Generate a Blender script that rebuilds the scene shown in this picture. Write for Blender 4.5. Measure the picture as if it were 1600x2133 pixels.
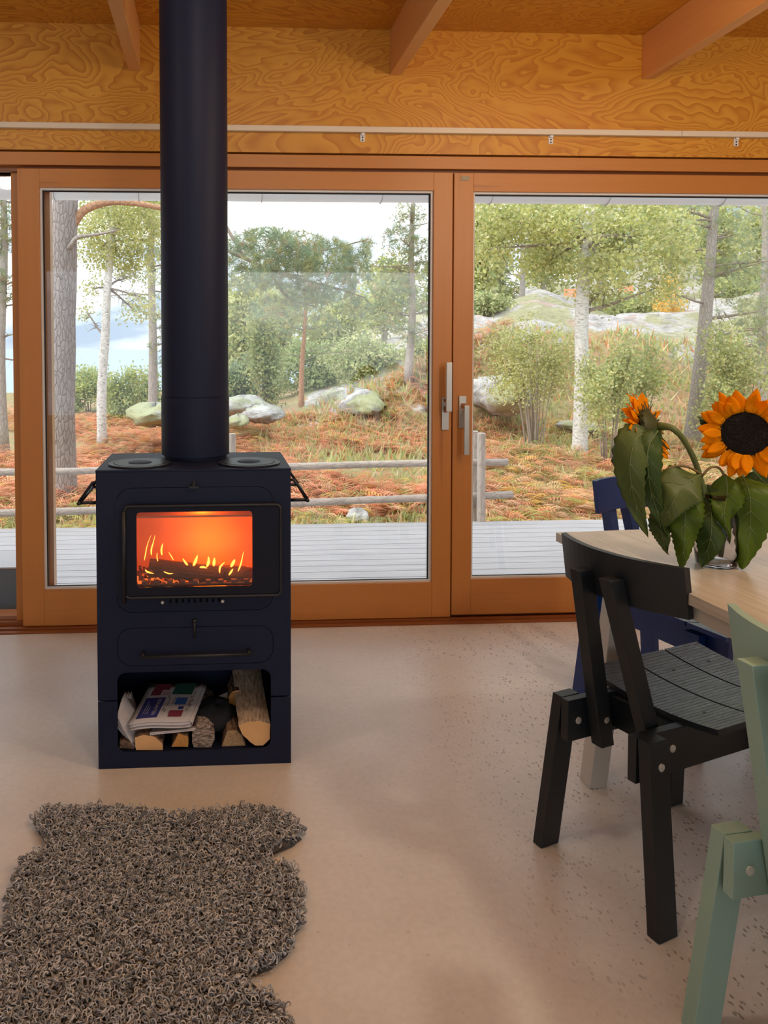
import bpy, math, random
import numpy as np
from mathutils import Vector, Matrix

for o in list(bpy.data.objects):
    bpy.data.objects.remove(o)
scene = bpy.context.scene
COL = scene.collection
PI = math.pi
random.seed(7)
rng = np.random.default_rng(11)

# ------------------------------------------------------------------ camera
F = 1550.0
YAW, PITCH, ROLL, PX, PY = .0531, .0346, -.00275, 529.3, 779.5
CAM = Vector((0, 0, 1.2))
_fw = Vector((math.sin(YAW), math.cos(YAW), 0)); _rt = Vector((math.cos(YAW), -math.sin(YAW), 0)); _up = Vector((0, 0, 1))
_f = _fw * math.cos(PITCH) - _up * math.sin(PITCH)
_u2 = _up * math.cos(PITCH) + _fw * math.sin(PITCH)
_r = _rt * math.cos(ROLL) + _u2 * math.sin(ROLL)
_u = -_rt * math.sin(ROLL) + _u2 * math.cos(ROLL)
cam_data = bpy.data.cameras.new('camera')
cam = bpy.data.objects.new('camera', cam_data)
COL.objects.link(cam)
M = Matrix((( _r.x, _u.x, -_f.x, CAM.x), (_r.y, _u.y, -_f.y, CAM.y), (_r.z, _u.z, -_f.z, CAM.z), (0, 0, 0, 1)))
cam.matrix_world = M
cam_data.sensor_width = 36
cam_data.lens = F / 2133 * 36
cam_data.shift_x = (800 - PX) / 2133
cam_data.shift_y = (PY - 1066.5) / 2133
cam_data.clip_start = .05
cam_data.clip_end = 9000
scene.camera = cam


def ray(x, y):
    return _f + _r * ((x - PX) / F) - _u * ((y - PY) / F)


def at(x, y, Y):                      # point seen at a pixel, on the plane at distance Y
    d = ray(x, y)
    return CAM + d * ((Y - CAM.y) / d.y)


def atz(x, y, z):                     # the same on a level plane
    d = ray(x, y)
    return CAM + d * ((z - CAM.z) / d.z)


# ------------------------------------------------------------------ view
scene.view_settings.view_transform = 'Standard'
scene.view_settings.look = 'None'
scene.view_settings.gamma = 1
scene.view_settings.exposure = 0.0
scene.view_settings.use_curve_mapping = False
scene.cycles.use_denoising = True
scene.cycles.max_bounces = 10
scene.cycles.diffuse_bounces = 4
scene.cycles.glossy_bounces = 4
scene.cycles.transparent_max_bounces = 24
scene.cycles.transmission_bounces = 8
scene.cycles.sample_clamp_indirect = 6
scene.cycles.caustics_reflective = False
scene.cycles.caustics_refractive = False

# ------------------------------------------------------------------ world: bright broken cloud
W = bpy.data.worlds.new('world'); scene.world = W; W.use_nodes = True
nt = W.node_tree; nt.nodes.clear()
out = nt.nodes.new('ShaderNodeOutputWorld'); bg = nt.nodes.new('ShaderNodeBackground')
tc = nt.nodes.new('ShaderNodeTexCoord'); mp = nt.nodes.new('ShaderNodeMapping'); mp.inputs['Scale'].default_value = (1.5, 1.5, 6)
nz = nt.nodes.new('ShaderNodeTexNoise'); nz.inputs['Scale'].default_value = 1.6; nz.inputs['Detail'].default_value = 6
rp = nt.nodes.new('ShaderNodeValToRGB')
rp.color_ramp.elements[0].position = .42; rp.color_ramp.elements[0].color = (.235, .29, .36, 1)
rp.color_ramp.elements[1].position = .64; rp.color_ramp.elements[1].color = (.98, .99, 1, 1)
nt.links.new(tc.outputs['Generated'], mp.inputs['Vector']); nt.links.new(mp.outputs[0], nz.inputs['Vector'])
nt.links.new(nz.outputs[0], rp.inputs[0]); nt.links.new(rp.outputs[0], bg.inputs[0]); nt.links.new(bg.outputs[0], out.inputs[0])
SKY = 2.75
bg.inputs[1].default_value = SKY


def light(name, kind, loc, energy, color, **kw):
    d = bpy.data.lights.new(name, kind); d.energy = energy; d.color = color
    for k, v in kw.items(): setattr(d, k, v)
    o = bpy.data.objects.new(name, d); COL.objects.link(o); o.location = loc
    return o


sun = light('sun', 'SUN', (0, 0, 10), 3.2, (1, .96, .9), angle=math.radians(60))
sun.rotation_euler = Vector((.62, .12, -.80)).to_track_quat('-Z', 'Y').to_euler()
# ceiling bulb between the beams; the other points are added fill light
light('ceiling_bulb', 'POINT', (1.40, 1.85, 2.26), 9, (1, .74, .45), shadow_soft_size=.06)
for _x, _y, _z, _e in ((-1.5, 1.05, 2.43, 14), (.25, 1.05, 2.43, 13), (2.5, 1.05, 2.43, 11)):
    light('room_fill', 'POINT', (_x, _y, _z), _e, (1, .92, .80), shadow_soft_size=.07)  # added fill that brightens the interior
light('ceiling_fill', 'POINT', (1.70, 1.02, 1.98), 30, (1, .84, .64), shadow_soft_size=.06)  # added uplight that brightens the ceiling, no fitting modelled

# ------------------------------------------------------------------ mesh helpers


def ortho(d):
    d = Vector(d).normalized()
    a = Vector((0, 0, 1)) if abs(d.z) < .9 else Vector((1, 0, 0))
    s = d.cross(a).normalized()
    return s, s.cross(d).normalized()


class MB:
    def __init__(self):
        self.v = []; self.f = []; self.m = []

    def add(self, vs, fs, mi=0):
        b = len(self.v)
        self.v += [tuple(x) for x in vs]
        self.f += [tuple(b + i for i in q) for q in fs]
        self.m += [mi] * len(fs)
        return self

    def hexa(self, p, mi=0):          # 8 points: bottom ring, top ring
        return self.add(p, [(3, 2, 1, 0), (4, 5, 6, 7), (0, 1, 5, 4), (1, 2, 6, 5), (2, 3, 7, 6), (3, 0, 4, 7)], mi)

    def box(self, x0, x1, y0, y1, z0, z1, mi=0):
        return self.hexa([(x0, y0, z0), (x1, y0, z0), (x1, y1, z0), (x0, y1, z0), (x0, y0, z1), (x1, y0, z1), (x1, y1, z1), (x0, y1, z1)], mi)

    def bar(self, a, b, wx, wy, ux=(1, 0, 0), mi=0):   # square bar from a to b, ends level
        a = Vector(a); b = Vector(b); ux = Vector(ux).normalized(); uy = Vector((0, 0, 1)).cross(ux).normalized()
        ps = []
        for c in (a, b):
            for sx, sy in ((-1, -1), (1, -1), (1, 1), (-1, 1)):
                ps.append(c + ux * (sx * wx / 2) + uy * (sy * wy / 2))
        return self.hexa(ps, mi)

    def tube(self, pts, r, n=10, caps=True, mi=0, jit=0, flat=1.0):
        pts = [Vector(p) for p in pts]
        rs = r if isinstance(r, (list, tuple)) else [r] * len(pts)
        rings = []
        s = None
        for i, p in enumerate(pts):
            d = (pts[min(i + 1, len(pts) - 1)] - pts[max(i - 1, 0)])
            if d.length < 1e-9: d = Vector((0, 0, 1))
            d.normalize()
            if s is None: s, t = ortho(d)
            else:
                s = (s - d * s.dot(d)).normalized()
            t = d.cross(s)
            ring = []
            for k in range(n):
                a = 2 * PI * k / n
                rr = rs[i] * (1 + (random.uniform(-jit, jit) if jit else 0))
                ring.append(p + s * (math.cos(a) * rr) + t * (math.sin(a) * rr * flat))
            rings.append(ring)
        vs = [v for g in rings for v in g]; fs = []
        for i in range(len(pts) - 1):
            for k in range(n):
                fs.append((i * n + k, i * n + (k + 1) % n, (i + 1) * n + (k + 1) % n, (i + 1) * n + k))
        if caps:
            fs.append(tuple(range(n - 1, -1, -1))); fs.append(tuple((len(pts) - 1) * n + k for k in range(n)))
        return self.add(vs, fs, mi)

    def lathe(self, prof, c=(0, 0, 0), n=32, mi=0):      # profile of (r, z)
        vs = []; fs = []
        for r, z in prof:
            for k in range(n):
                a = 2 * PI * k / n
                vs.append((c[0] + r * math.cos(a), c[1] + r * math.sin(a), c[2] + z))
        for i in range(len(prof) - 1):
            for k in range(n):
                fs.append((i * n + k, i * n + (k + 1) % n, (i + 1) * n + (k + 1) % n, (i + 1) * n + k))
        fs.append(tuple(range(n - 1, -1, -1))); fs.append(tuple((len(prof) - 1) * n + k for k in range(n)))
        return self.add(vs, fs, mi)

    def grid(self, P, mi=0):          # rows of points
        nr = len(P); nc = len(P[0])
        vs = [p for row in P for p in row]
        fs = [(i * nc + j, i * nc + j + 1, (i + 1) * nc + j + 1, (i + 1) * nc + j) for i in range(nr - 1) for j in range(nc - 1)]
        return self.add(vs, fs, mi)

    def build(self, name, mats, parent=None, smooth=False, bevel=0, local=False, solid=0, subsurf=0):
        me = bpy.data.meshes.new(name)
        v = self.v
        if parent is not None and not local:
            L = Vector((0, 0, 0)); q = parent
            while q is not None: L += Vector(q.location); q = q.parent
            v = [(a[0] - L.x, a[1] - L.y, a[2] - L.z) for a in v]
        me.from_pydata([tuple(p) for p in v], [], self.f)
        if not isinstance(mats, (list, tuple)): mats = [mats]
        for m in mats: me.materials.append(m)
        if len(mats) > 1: me.polygons.foreach_set('material_index', self.m)
        if smooth: me.polygons.foreach_set('use_smooth', [True] * len(me.polygons))
        me.update()
        o = bpy.data.objects.new(name, me); COL.objects.link(o)
        if parent is not None: o.parent = parent
        if solid:
            s = o.modifiers.new('solid', 'SOLIDIFY'); s.thickness = solid; s.offset = 0
        if bevel:
            b = o.modifiers.new('bevel', 'BEVEL'); b.width = bevel; b.segments = 2; b.limit_method = 'ANGLE'; b.angle_limit = math.radians(40)
        if subsurf:
            s = o.modifiers.new('sub', 'SUBSURF'); s.levels = subsurf; s.render_levels = subsurf
        return o


def np_mesh(name, verts, nper, mats, parent=None, mi=None, smooth=False):
    """verts (N*nper,3): N polygons with nper corners each, nothing shared"""
    n = len(verts) // nper
    v = np.asarray(verts, dtype=np.float32)
    if parent is not None:
        L = Vector((0, 0, 0)); q = parent
        while q is not None: L += Vector(q.location); q = q.parent
        v = v - np.array(L, dtype=np.float32)
    me = bpy.data.meshes.new(name)
    me.vertices.add(len(v)); me.vertices.foreach_set('co', v.ravel())
    me.loops.add(n * nper); me.loops.foreach_set('vertex_index', np.arange(n * nper, dtype=np.int32))
    me.polygons.add(n); me.polygons.foreach_set('loop_start', np.arange(n, dtype=np.int32) * nper)
    if not isinstance(mats, (list, tuple)): mats = [mats]
    for m in mats: me.materials.append(m)
    if len(mats) > 1:
        if mi is None: mi = rng.integers(0, len(mats), n)
        me.polygons.foreach_set('material_index', np.asarray(mi, dtype=np.int32))
    me.update(calc_edges=True)
    o = bpy.data.objects.new(name, me); COL.objects.link(o)
    if parent is not None: o.parent = parent
    return o


def tag(o, label=None, cat=None, group=None, kind=None):
    if label: o['label'] = label
    if cat: o['category'] = cat
    if group: o['group'] = group
    if kind: o['kind'] = kind
    return o


def struct(o):
    o['kind'] = 'structure'
    return o


def thing(name, label, cat, loc=(0, 0, 0), rz=0, group=None):
    o = bpy.data.objects.new(name, None); COL.objects.link(o)
    o.empty_display_size = .05
    o.location = loc; o.rotation_euler = (0, 0, rz)
    return tag(o, label, cat, group)


def rrect(x0, x1, z0, z1, r, n=6):
    pts = []
    for cx, cz, a0 in ((x1 - r, z1 - r, 0), (x0 + r, z1 - r, PI / 2), (x0 + r, z0 + r, PI), (x1 - r, z0 + r, 3 * PI / 2)):
        for k in range(n + 1):
            a = a0 + PI / 2 * k / n
            pts.append((cx + r * math.cos(a), cz + r * math.sin(a)))
    return pts


def plate(name, loops, y0, y1, mat, parent=None, bev=0):
    """a vertical sheet in the XZ plane with holes, between y0 and y1"""
    cu = bpy.data.curves.new(name, 'CURVE'); cu.dimensions = '2D'; cu.fill_mode = 'BOTH'; cu.extrude = (y1 - y0) / 2
    for lp in loops:
        sp = cu.splines.new('POLY'); sp.points.add(len(lp) - 1); sp.use_cyclic_u = True
        for i, p in enumerate(lp): sp.points[i].co = (p[0], p[1], 0, 1)
    tmp = bpy.data.objects.new(name, cu); COL.objects.link(tmp)
    dg = bpy.context.evaluated_depsgraph_get(); dg.update()
    me = bpy.data.meshes.new_from_object(tmp.evaluated_get(dg))
    bpy.data.objects.remove(tmp); bpy.data.curves.remove(cu)
    L = Vector((0, 0, 0)); q = parent
    while q is not None: L += Vector(q.location); q = q.parent
    ym = (y0 + y1) / 2
    for v in me.vertices:
        x, z, e = v.co
        v.co = (x - L.x, ym - e - L.y, z - L.z)
    me.materials.clear(); me.materials.append(mat)
    o = bpy.data.objects.new(name, me); COL.objects.link(o)
    if parent is not None: o.parent = parent
    return o


def text_mesh(name, body, size, mat, parent, mtx, font_x=1.0):
    cu = bpy.data.curves.new(name, 'FONT'); cu.body = body; cu.size = size; cu.align_x = 'CENTER'; cu.align_y = 'CENTER'
    tmp = bpy.data.objects.new(name, cu); COL.objects.link(tmp)
    dg = bpy.context.evaluated_depsgraph_get(); dg.update()
    me = bpy.data.meshes.new_from_object(tmp.evaluated_get(dg))
    bpy.data.objects.remove(tmp); bpy.data.curves.remove(cu)
    me.transform(mtx)
    me.materials.clear(); me.materials.append(mat)
    o = bpy.data.objects.new(name, me); COL.objects.link(o)
    if parent is not None: o.parent = parent
    return o


def copy_tree(o, parent=None):
    c = o.copy(); COL.objects.link(c); c.parent = parent
    for ch in [k for k in list(bpy.data.objects) if k.parent == o]:
        copy_tree(ch, c)
    return c


# ------------------------------------------------------------------ materials
class NT:
    def __init__(self, name):
        self.mat = bpy.data.materials.new(name); self.mat.use_nodes = True
        self.t = self.mat.node_tree; self.b = self.t.nodes['Principled BSDF']
        self.out = self.t.nodes['Material Output']

    def n(self, typ, **kw):
        nd = self.t.nodes.new(typ)
        for k, v in kw.items():
            if k in nd.inputs: nd.inputs[k].default_value = v
            else: setattr(nd, k, v)
        return nd

    def l(self, a, b): self.t.links.new(a, b)

    def coord(self, scale=(1, 1, 1), kind='Object', rot=(0, 0, 0)):
        tc = self.n('ShaderNodeTexCoord'); mp = self.n('ShaderNodeMapping')
        mp.inputs['Scale'].default_value = scale; mp.inputs['Rotation'].default_value = rot
        self.l(tc.outputs[kind], mp.inputs[0]); return mp.outputs[0]

    def noise(self, vec, scale, detail=3, rough=.5, dist=0):
        nd = self.n('ShaderNodeTexNoise', Scale=scale, Detail=detail, Roughness=rough, Distortion=dist)
        self.l(vec, nd.inputs['Vector']); return nd.outputs[0]

    def ramp(self, fac, stops):
        nd = self.n('ShaderNodeValToRGB'); cr = nd.color_ramp
        while len(cr.elements) < len(stops): cr.elements.new(.5)
        for e, (p, c) in zip(cr.elements, stops):
            e.position = p; e.color = (c[0], c[1], c[2], 1)
        self.l(fac, nd.inputs[0]); return nd.outputs[0]

    def math(self, op, a, b=None):
        nd = self.n('ShaderNodeMath'); nd.operation = op
        for i, x in enumerate((a, b)):
            if x is None: continue
            if isinstance(x, (int, float)): nd.inputs[i].default_value = x
            else: self.l(x, nd.inputs[i])
        return nd.outputs[0]

    def mix(self, fac, a, b, mode='MIX'):
        nd = self.n('ShaderNodeMix'); nd.data_type = 'RGBA'; nd.blend_type = mode
        for i, x in ((0, fac), (6, a), (7, b)):
            if isinstance(x, (int, float)): nd.inputs[i].default_value = x
            elif isinstance(x, tuple): nd.inputs[i].default_value = (*x, 1)
            else: self.l(x, nd.inputs[i])
        return nd.outputs[2]

    def bump(self, h, strength=.3, dist=.01):
        nd = self.n('ShaderNodeBump', Strength=strength, Distance=dist); self.l(h, nd.inputs['Height'])
        self.l(nd.outputs[0], self.b.inputs['Normal'])


def simple(name, col, rough=.5, metal=0, spec=.5, bump=None, var=0):
    m = NT(name); m.b.inputs['Roughness'].default_value = rough; m.b.inputs['Metallic'].default_value = metal
    m.b.inputs['Specular IOR Level'].default_value = spec
    v = m.coord()
    if var:
        f = m.noise(v, 6, 4)
        c = m.ramp(f, [(.3, tuple(x * (1 - var) for x in col)), (.7, tuple(min(1, x * (1 + var)) for x in col))])
        m.l(c, m.b.inputs['Base Color'])
    else:
        m.b.inputs['Base Color'].default_value = (*col, 1)
    if bump: m.bump(m.noise(v, bump[0], 3), bump[1], bump[2])
    return m.mat


def plywood():
    m = NT('pine_plywood')
    v = m.coord((.42, 1, 1), 'Object')
    n1 = m.noise(v, 2.6, 3.6, .58, .7)
    fr = m.math('FRACT', m.math('MULTIPLY', n1, 32))
    lines = m.ramp(fr, [(0, (1, 1, 1)), (.45, (.75, .75, .75)), (.80, (.25, .25, .25)), (.93, (0, 0, 0)), (1, (.9, .9, .9))])
    big = m.ramp(m.noise(m.coord((.5, 1, 1)), 1.1, 3), [(.35, (.62, .29, .030)), (.65, (.71, .35, .045))])
    c = m.mix(lines, (.48, .175, .012), big)
    m.l(c, m.b.inputs['Base Color']); m.b.inputs['Roughness'].default_value = .42
    return m.mat


def fir(name, axis, a=(.56, .235, .052), b=(.47, .18, .035), rough=.4):
    m = NT(name)
    sc = {'x': (.5, 22, 22), 'y': (22, .5, 22), 'z': (22, 22, .5)}[axis]
    n1 = m.noise(m.coord(sc), 2.2, 4, .6)
    sc2 = {'x': (.25, 5, 5), 'y': (5, .25, 5), 'z': (5, 5, .25)}[axis]
    n2 = m.noise(m.coord(sc2), 3, 2, .5)
    c = m.mix(n1, a, b)
    st = m.ramp(n2, [(.66, (1, 1, 1)), (.72, (.62, .5, .4)), (.76, (1, 1, 1))])
    c = m.mix(.8, c, st, 'MULTIPLY')
    m.l(c, m.b.inputs['Base Color']); m.b.inputs['Roughness'].default_value = rough
    return m.mat


def concrete():
    m = NT('polished_concrete'); v = m.coord()
    big = m.ramp(m.noise(v, 1.6, 6, .6), [(.3, (.60, .57, .54)), (.7, (.74, .715, .69))])
    fine = m.ramp(m.noise(v, 60, 4, .6), [(.35, (.93, .92, .91)), (.65, (1, 1, 1))])
    c = m.mix(1, big, fine, 'MULTIPLY')
    # pitted worn area beside the table
    vo = m.n('ShaderNodeTexVoronoi', Scale=105); mpv = m.coord((1, .55, 1)); m.l(mpv, vo.inputs['Vector'])
    d = m.math('LESS_THAN', vo.outputs['Distance'], .30)
    tcn = m.n('ShaderNodeTexCoord'); sx = m.n('ShaderNodeSeparateXYZ'); m.l(tcn.outputs['Object'], sx.inputs[0])
    wx = m.ramp(sx.outputs[0], [(.55, (0, 0, 0)), (.95, (1, 1, 1))])
    wy = m.ramp(m.math('MULTIPLY', sx.outputs[1], .4), [(.38, (0, 0, 0)), (.46, (1, 1, 1)), (.80, (1, 1, 1)), (.95, (0, 0, 0))])
    patch = m.ramp(m.noise(v, 3.2, 4, .6), [(.38, (0, 0, 0)), (.50, (1, 1, 1))])
    rnd = m.ramp(m.noise(v, 30, 3), [(.49, (0, 0, 0)), (.53, (1, 1, 1))])
    w = m.math('MULTIPLY', m.math('MULTIPLY', wx, patch), m.math('MULTIPLY', d, rnd))
    c = m.mix(m.math('MULTIPLY', w, .75), c, (.20, .16, .13))
    sp = m.n('ShaderNodeTexVoronoi', Scale=16); m.l(v, sp.inputs['Vector'])
    s2 = m.math('MULTIPLY', m.math('LESS_THAN', sp.outputs['Distance'], .045), .35)
    c = m.mix(s2, c, (.26, .20, .16))
    m.l(c, m.b.inputs['Base Color']); m.b.inputs['Roughness'].default_value = .38
    m.b.inputs['Specular IOR Level'].default_value = .4
    m.bump(m.math('SUBTRACT', m.noise(v, 30, 3), m.math('MULTIPLY', w, 1.5)), .12, .004)
    return m.mat


def leafmat(name, col, tr=.35, rough=.55, var=.25):
    m = NT(name)
    f = m.noise(m.coord(), 3, 2)
    c = m.ramp(f, [(.3, tuple(x * (1 - var) for x in col)), (.7, tuple(min(1, x * (1 + var)) for x in col))])
    m.l(c, m.b.inputs['Base Color']); m.b.inputs['Roughness'].default_value = rough
    m.b.inputs['Specular IOR Level'].default_value = .25
    t = m.n('ShaderNodeBsdfTranslucent'); m.l(c, t.inputs[0])
    mx = m.n('ShaderNodeMixShader'); mx.inputs[0].default_value = tr
    m.l(m.b.outputs[0], mx.inputs[1]); m.l(t.outputs[0], mx.inputs[2]); m.l(mx.outputs[0], m.out.inputs[0])
    return m.mat


def glassmat(name, tint=(1, 1, 1), spec=.10):
    m = NT(name)
    tr = m.n('ShaderNodeBsdfTransparent'); tr.inputs[0].default_value = (*tint, 1)
    gl = m.n('ShaderNodeBsdfGlossy'); gl.inputs['Roughness'].default_value = .01
    fr = m.n('ShaderNodeFresnel'); fr.inputs[0].default_value = 1.45
    mx = m.n('ShaderNodeMixShader')
    m.l(m.math('MINIMUM', m.math('MULTIPLY', fr.outputs[0], spec / .04), .6), mx.inputs[0])
    m.l(tr.outputs[0], mx.inputs[1]); m.l(gl.outputs[0], mx.inputs[2]); m.l(mx.outputs[0], m.out.inputs[0])
    return m.mat


def barkmat(name, a, b, scale=(9, 9, 2.2), bump=.8, top=None, topz=None):
    m = NT(name); v = m.coord(scale)
    vo = m.n('ShaderNodeTexVoronoi', Scale=1.6); vo.feature = 'DISTANCE_TO_EDGE'
    m.l(m.mix(.25, v, m.n('ShaderNodeTexNoise', Scale=3).outputs[1]), vo.inputs['Vector'])
    n1 = m.noise(v, 2.5, 5, .65)
    k = m.math('MULTIPLY', m.ramp(vo.outputs[0], [(0, (.42, .42, .42)), (.14, (1, 1, 1))]), m.ramp(n1, [(.3, (.6, .6, .6)), (.7, (1, 1, 1))]))
    c = m.mix(k, b, a)
    if top:
        tcn = m.n('ShaderNodeTexCoord'); sx = m.n('ShaderNodeSeparateXYZ'); m.l(tcn.outputs['Object'], sx.inputs[0])
        w = m.math('MULTIPLY', m.math('SUBTRACT', sx.outputs[2], topz[0]), 1 / (topz[1] - topz[0]))
        nd = m.n('ShaderNodeClamp'); m.l(w, nd.inputs[0])
        c = m.mix(nd.outputs[0], c, top)
    m.l(c, m.b.inputs['Base Color']); m.b.inputs['Roughness'].default_value = .9
    m.bump(k, bump, .02)
    return m.mat


def birchbark():
    m = NT('birch_bark'); v = m.coord((9, 9, 18))
    n1 = m.noise(v, 2.5, 5, .7)
    c = m.ramp(n1, [(.34, (.22, .21, .19)), (.44, (.60, .59, .56)), (.62, (.80, .80, .77))])
    m.l(c, m.b.inputs['Base Color']); m.b.inputs['Roughness'].default_value = .8
    return m.mat


def grooved(name, col, rough, pitch=95, axis=0, hi=None):
    """painted plywood with fine open grain lines"""
    m = NT(name); tcn = m.n('ShaderNodeTexCoord'); sx = m.n('ShaderNodeSeparateXYZ'); m.l(tcn.outputs['Object'], sx.inputs[0])
    fr = m.math('FRACT', m.math('MULTIPLY', sx.outputs[axis], pitch))
    ln = m.ramp(fr, [(0, (0, 0, 0)), (.12, (0, 0, 0)), (.2, (1, 1, 1)), (.95, (1, 1, 1)), (1, (0, 0, 0))])
    sc = (3, 60, 10) if axis == 1 else (60, 3, 10)
    gr = m.noise(m.coord(sc), 4, 4, .7)
    m.l(m.mix(m.math('MULTIPLY', ln, 1), tuple(x * .3 for x in col), col), m.b.inputs['Base Color'])
    m.l(m.ramp(gr, [(.3, (rough * .7,) * 3), (.7, (min(1, rough * 1.6),) * 3)]), m.b.inputs['Roughness'])
    m.bump(m.math('ADD', m.math('MULTIPLY', ln, 1), m.math('MULTIPLY', gr, .6)), .6, .003)
    return m.mat


M_ply = plywood()
M_firx = fir('fir_rail', 'x'); M_firz = fir('fir_stile', 'z')
M_firdark = fir('fir_recess_shade', 'x', (.30, .10, .03), (.25, .08, .02))  # same fir, with the shade of gaps and recesses put into its colour
M_beam = fir('pine_beam', 'y', (.80, .44, .18), (.70, .35, .12), .5)
M_floor = concrete()
M_plaster = simple('pale_plaster', (.84, .84, .84), .8)
M_black = simple('black_gasket', (.01, .01, .012), .6)
M_white = simple('white_gasket', (.72, .70, .68), .5)
M_track = simple('cream_aluminium', (.74, .66, .54), .38)
M_steel = simple('brushed_steel', (.56, .55, .50), .38, .85)
M_bolt = simple('zinc_bolt', (.72, .72, .70), .42, .6)
M_stove = simple('stove_black_paint', (.008, .0125, .036), .52, 0, .22, (900, .06, .001))
M_iron = simple('cast_iron', (.012, .013, .018), .42, .2, .5, (300, .15, .001))
M_void = simple('gap_shade_black', (.003, .003, .004), .9)  # near-black that stands in for shade inside the stove gaps
M_brick = simple('fire_clay', (.62, .42, .28), .9, var=.15)
M_stglass = glassmat('stove_glass', (1, .9, .85), .045)
M_glass = glassmat('window_glass', (.985, .99, .985), .05)
M_wire = simple('galvanised_edge', (.75, .75, .76), .4)

# ------------------------------------------------------------------ room shell
YW = 3.2
ZC = 2.562
struct(MB().box(-3.6, 4.6, -3.2, 3.14, -.12, 0).build('floor', M_floor))
struct(MB().box(-3.6, 4.6, -3.2, 3.42, ZC, ZC + .05).build('ceiling', M_ply))
struct(MB().box(-3.6, 4.6, YW, YW + .16, 2.037, ZC).build('wall_front', M_ply))
struct(MB().box(-3.75, -3.6, -3.2, 3.42, -.12, ZC).build('wall_left', M_plaster))
struct(MB().box(4.6, 4.75, -3.2, 3.42, -.12, ZC).build('wall_right', M_plaster))
b = MB(); b.box(-3.6, -2.4, -3.35, -3.2, -.12, ZC); b.box(3.4, 4.6, -3.35, -3.2, -.12, ZC)
b.box(-2.4, 3.4, -3.35, -3.2, -.12, .35); b.box(-2.4, 3.4, -3.35, -3.2, 2.2, ZC)
struct(b.build('wall_back', M_plaster))
# threshold under the doors, stepped
b = MB(); b.box(-3.6, 4.6, 3.14, 3.40, -.12, .0); b.box(-3.6, 4.6, 3.145, 3.165, 0, .006); b.box(-3.6, 4.6, 3.18, 3.20, 0, .010); b.box(-3.6, 4.6, 3.235, 3.40, 0, .018)
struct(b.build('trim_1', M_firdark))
# head of the frame
struct(MB().box(-3.6, 4.6, 3.205, 3.36, 1.975, 2.030).build('trim_2', M_firx, bevel=.002))
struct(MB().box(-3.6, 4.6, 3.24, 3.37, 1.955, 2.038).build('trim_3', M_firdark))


def door_leaf(name, x0, x1, z0, z1, gx0, gx1, gz0, gz1, y0, y1):
    d = bpy.data.objects.new(name, None); COL.objects.link(d); d.location = ((x0 + x1) / 2, y0, z0); struct(d)
    MB().box(x0, gx0, y0, y1, z0, z1).build('stile', M_firz, d, bevel=.002)
    MB().box(gx1, x1, y0, y1, z0, z1).build('stile', M_firz, d, bevel=.002)
    MB().box(gx0, gx1, y0 + .001, y1, gz1, z1).build('rail', M_firx, d, bevel=.001)
    MB().box(gx0, gx1, y0 + .001, y1, z0, gz0).build('rail', M_firx, d, bevel=.001)
    w = .009; ym = y0 + .018
    plate('glazing_bead', [[(gx0, gz0), (gx1, gz0), (gx1, gz1), (gx0, gz1)], [(gx0 + w, gz0 + w), (gx1 - w, gz0 + w), (gx1 - w, gz1 - w), (gx0 + w, gz1 - w)]], ym - .006, ym + .006, M_white, d)
    plate('gasket', [[(gx0, gz0), (gx1, gz0), (gx1, gz1), (gx0, gz1)], [(gx0 + w + .005, gz0 + w + .002), (gx1 - w - .005, gz0 + w + .002), (gx1 - w - .005, gz1 - w - .005), (gx0 + w + .005, gz1 - w - .005)]], ym + .007, ym + .014, M_black, d)
    MB().box(gx0 + .002, gx1 - .002, ym + .022, ym + .026, gz0 + .002, gz1 - .002).build('glass_pane', M_glass, d)
    return d


d1 = door_leaf('door_1', -.824, 1.034, .013, 1.958, -.733, .950, .168, 1.880, 3.195, 3.250)
d2 = door_leaf('door_2', 1.043, 2.92, .017, 1.960, 1.130, 2.83, .174, 1.880, 3.207, 3.262)
# fixed light on the left, set further out
d3 = bpy.data.objects.new('window_1', None); COL.objects.link(d3); d3.location = (-2, 3.27, 0); struct(d3)
MB().box(-.868, -.775, 3.262, 3.325, .012, 1.965).build('stile', M_firz, d3, bevel=.002)
MB().box(-2.75, -2.62, 3.262, 3.325, .012, 1.965).build('stile', M_firz, d3, bevel=.002)
MB().box(-2.62, -.868, 3.262, 3.325, 1.955, 1.975).build('rail', M_firx, d3)
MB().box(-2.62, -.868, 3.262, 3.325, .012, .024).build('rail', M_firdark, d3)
MB().box(-2.62, -.868, 3.29, 3.294, .024, 1.955).build('glass_pane', M_glass, d3)
struct(MB().box(-.752, -.712, 3.30, 3.352, .018, 1.955).build('trim_4', fir('pale_frame_edge', 'z', (.66, .42, .25), (.60, .36, .20))))
struct(MB().box(-3.6, -2.75, 3.262, 3.325, .0, 1.975).build('trim_5', M_firz))
struct(MB().box(2.935, 4.6, 3.21, 3.34, .0, 1.975).build('trim_6', M_firz))
# meeting-edge astragal seen as a dark slit
struct(MB().box(1.028, 1.05, 3.252, 3.262, .013, 1.958).build('trim_7', M_black))


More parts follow.
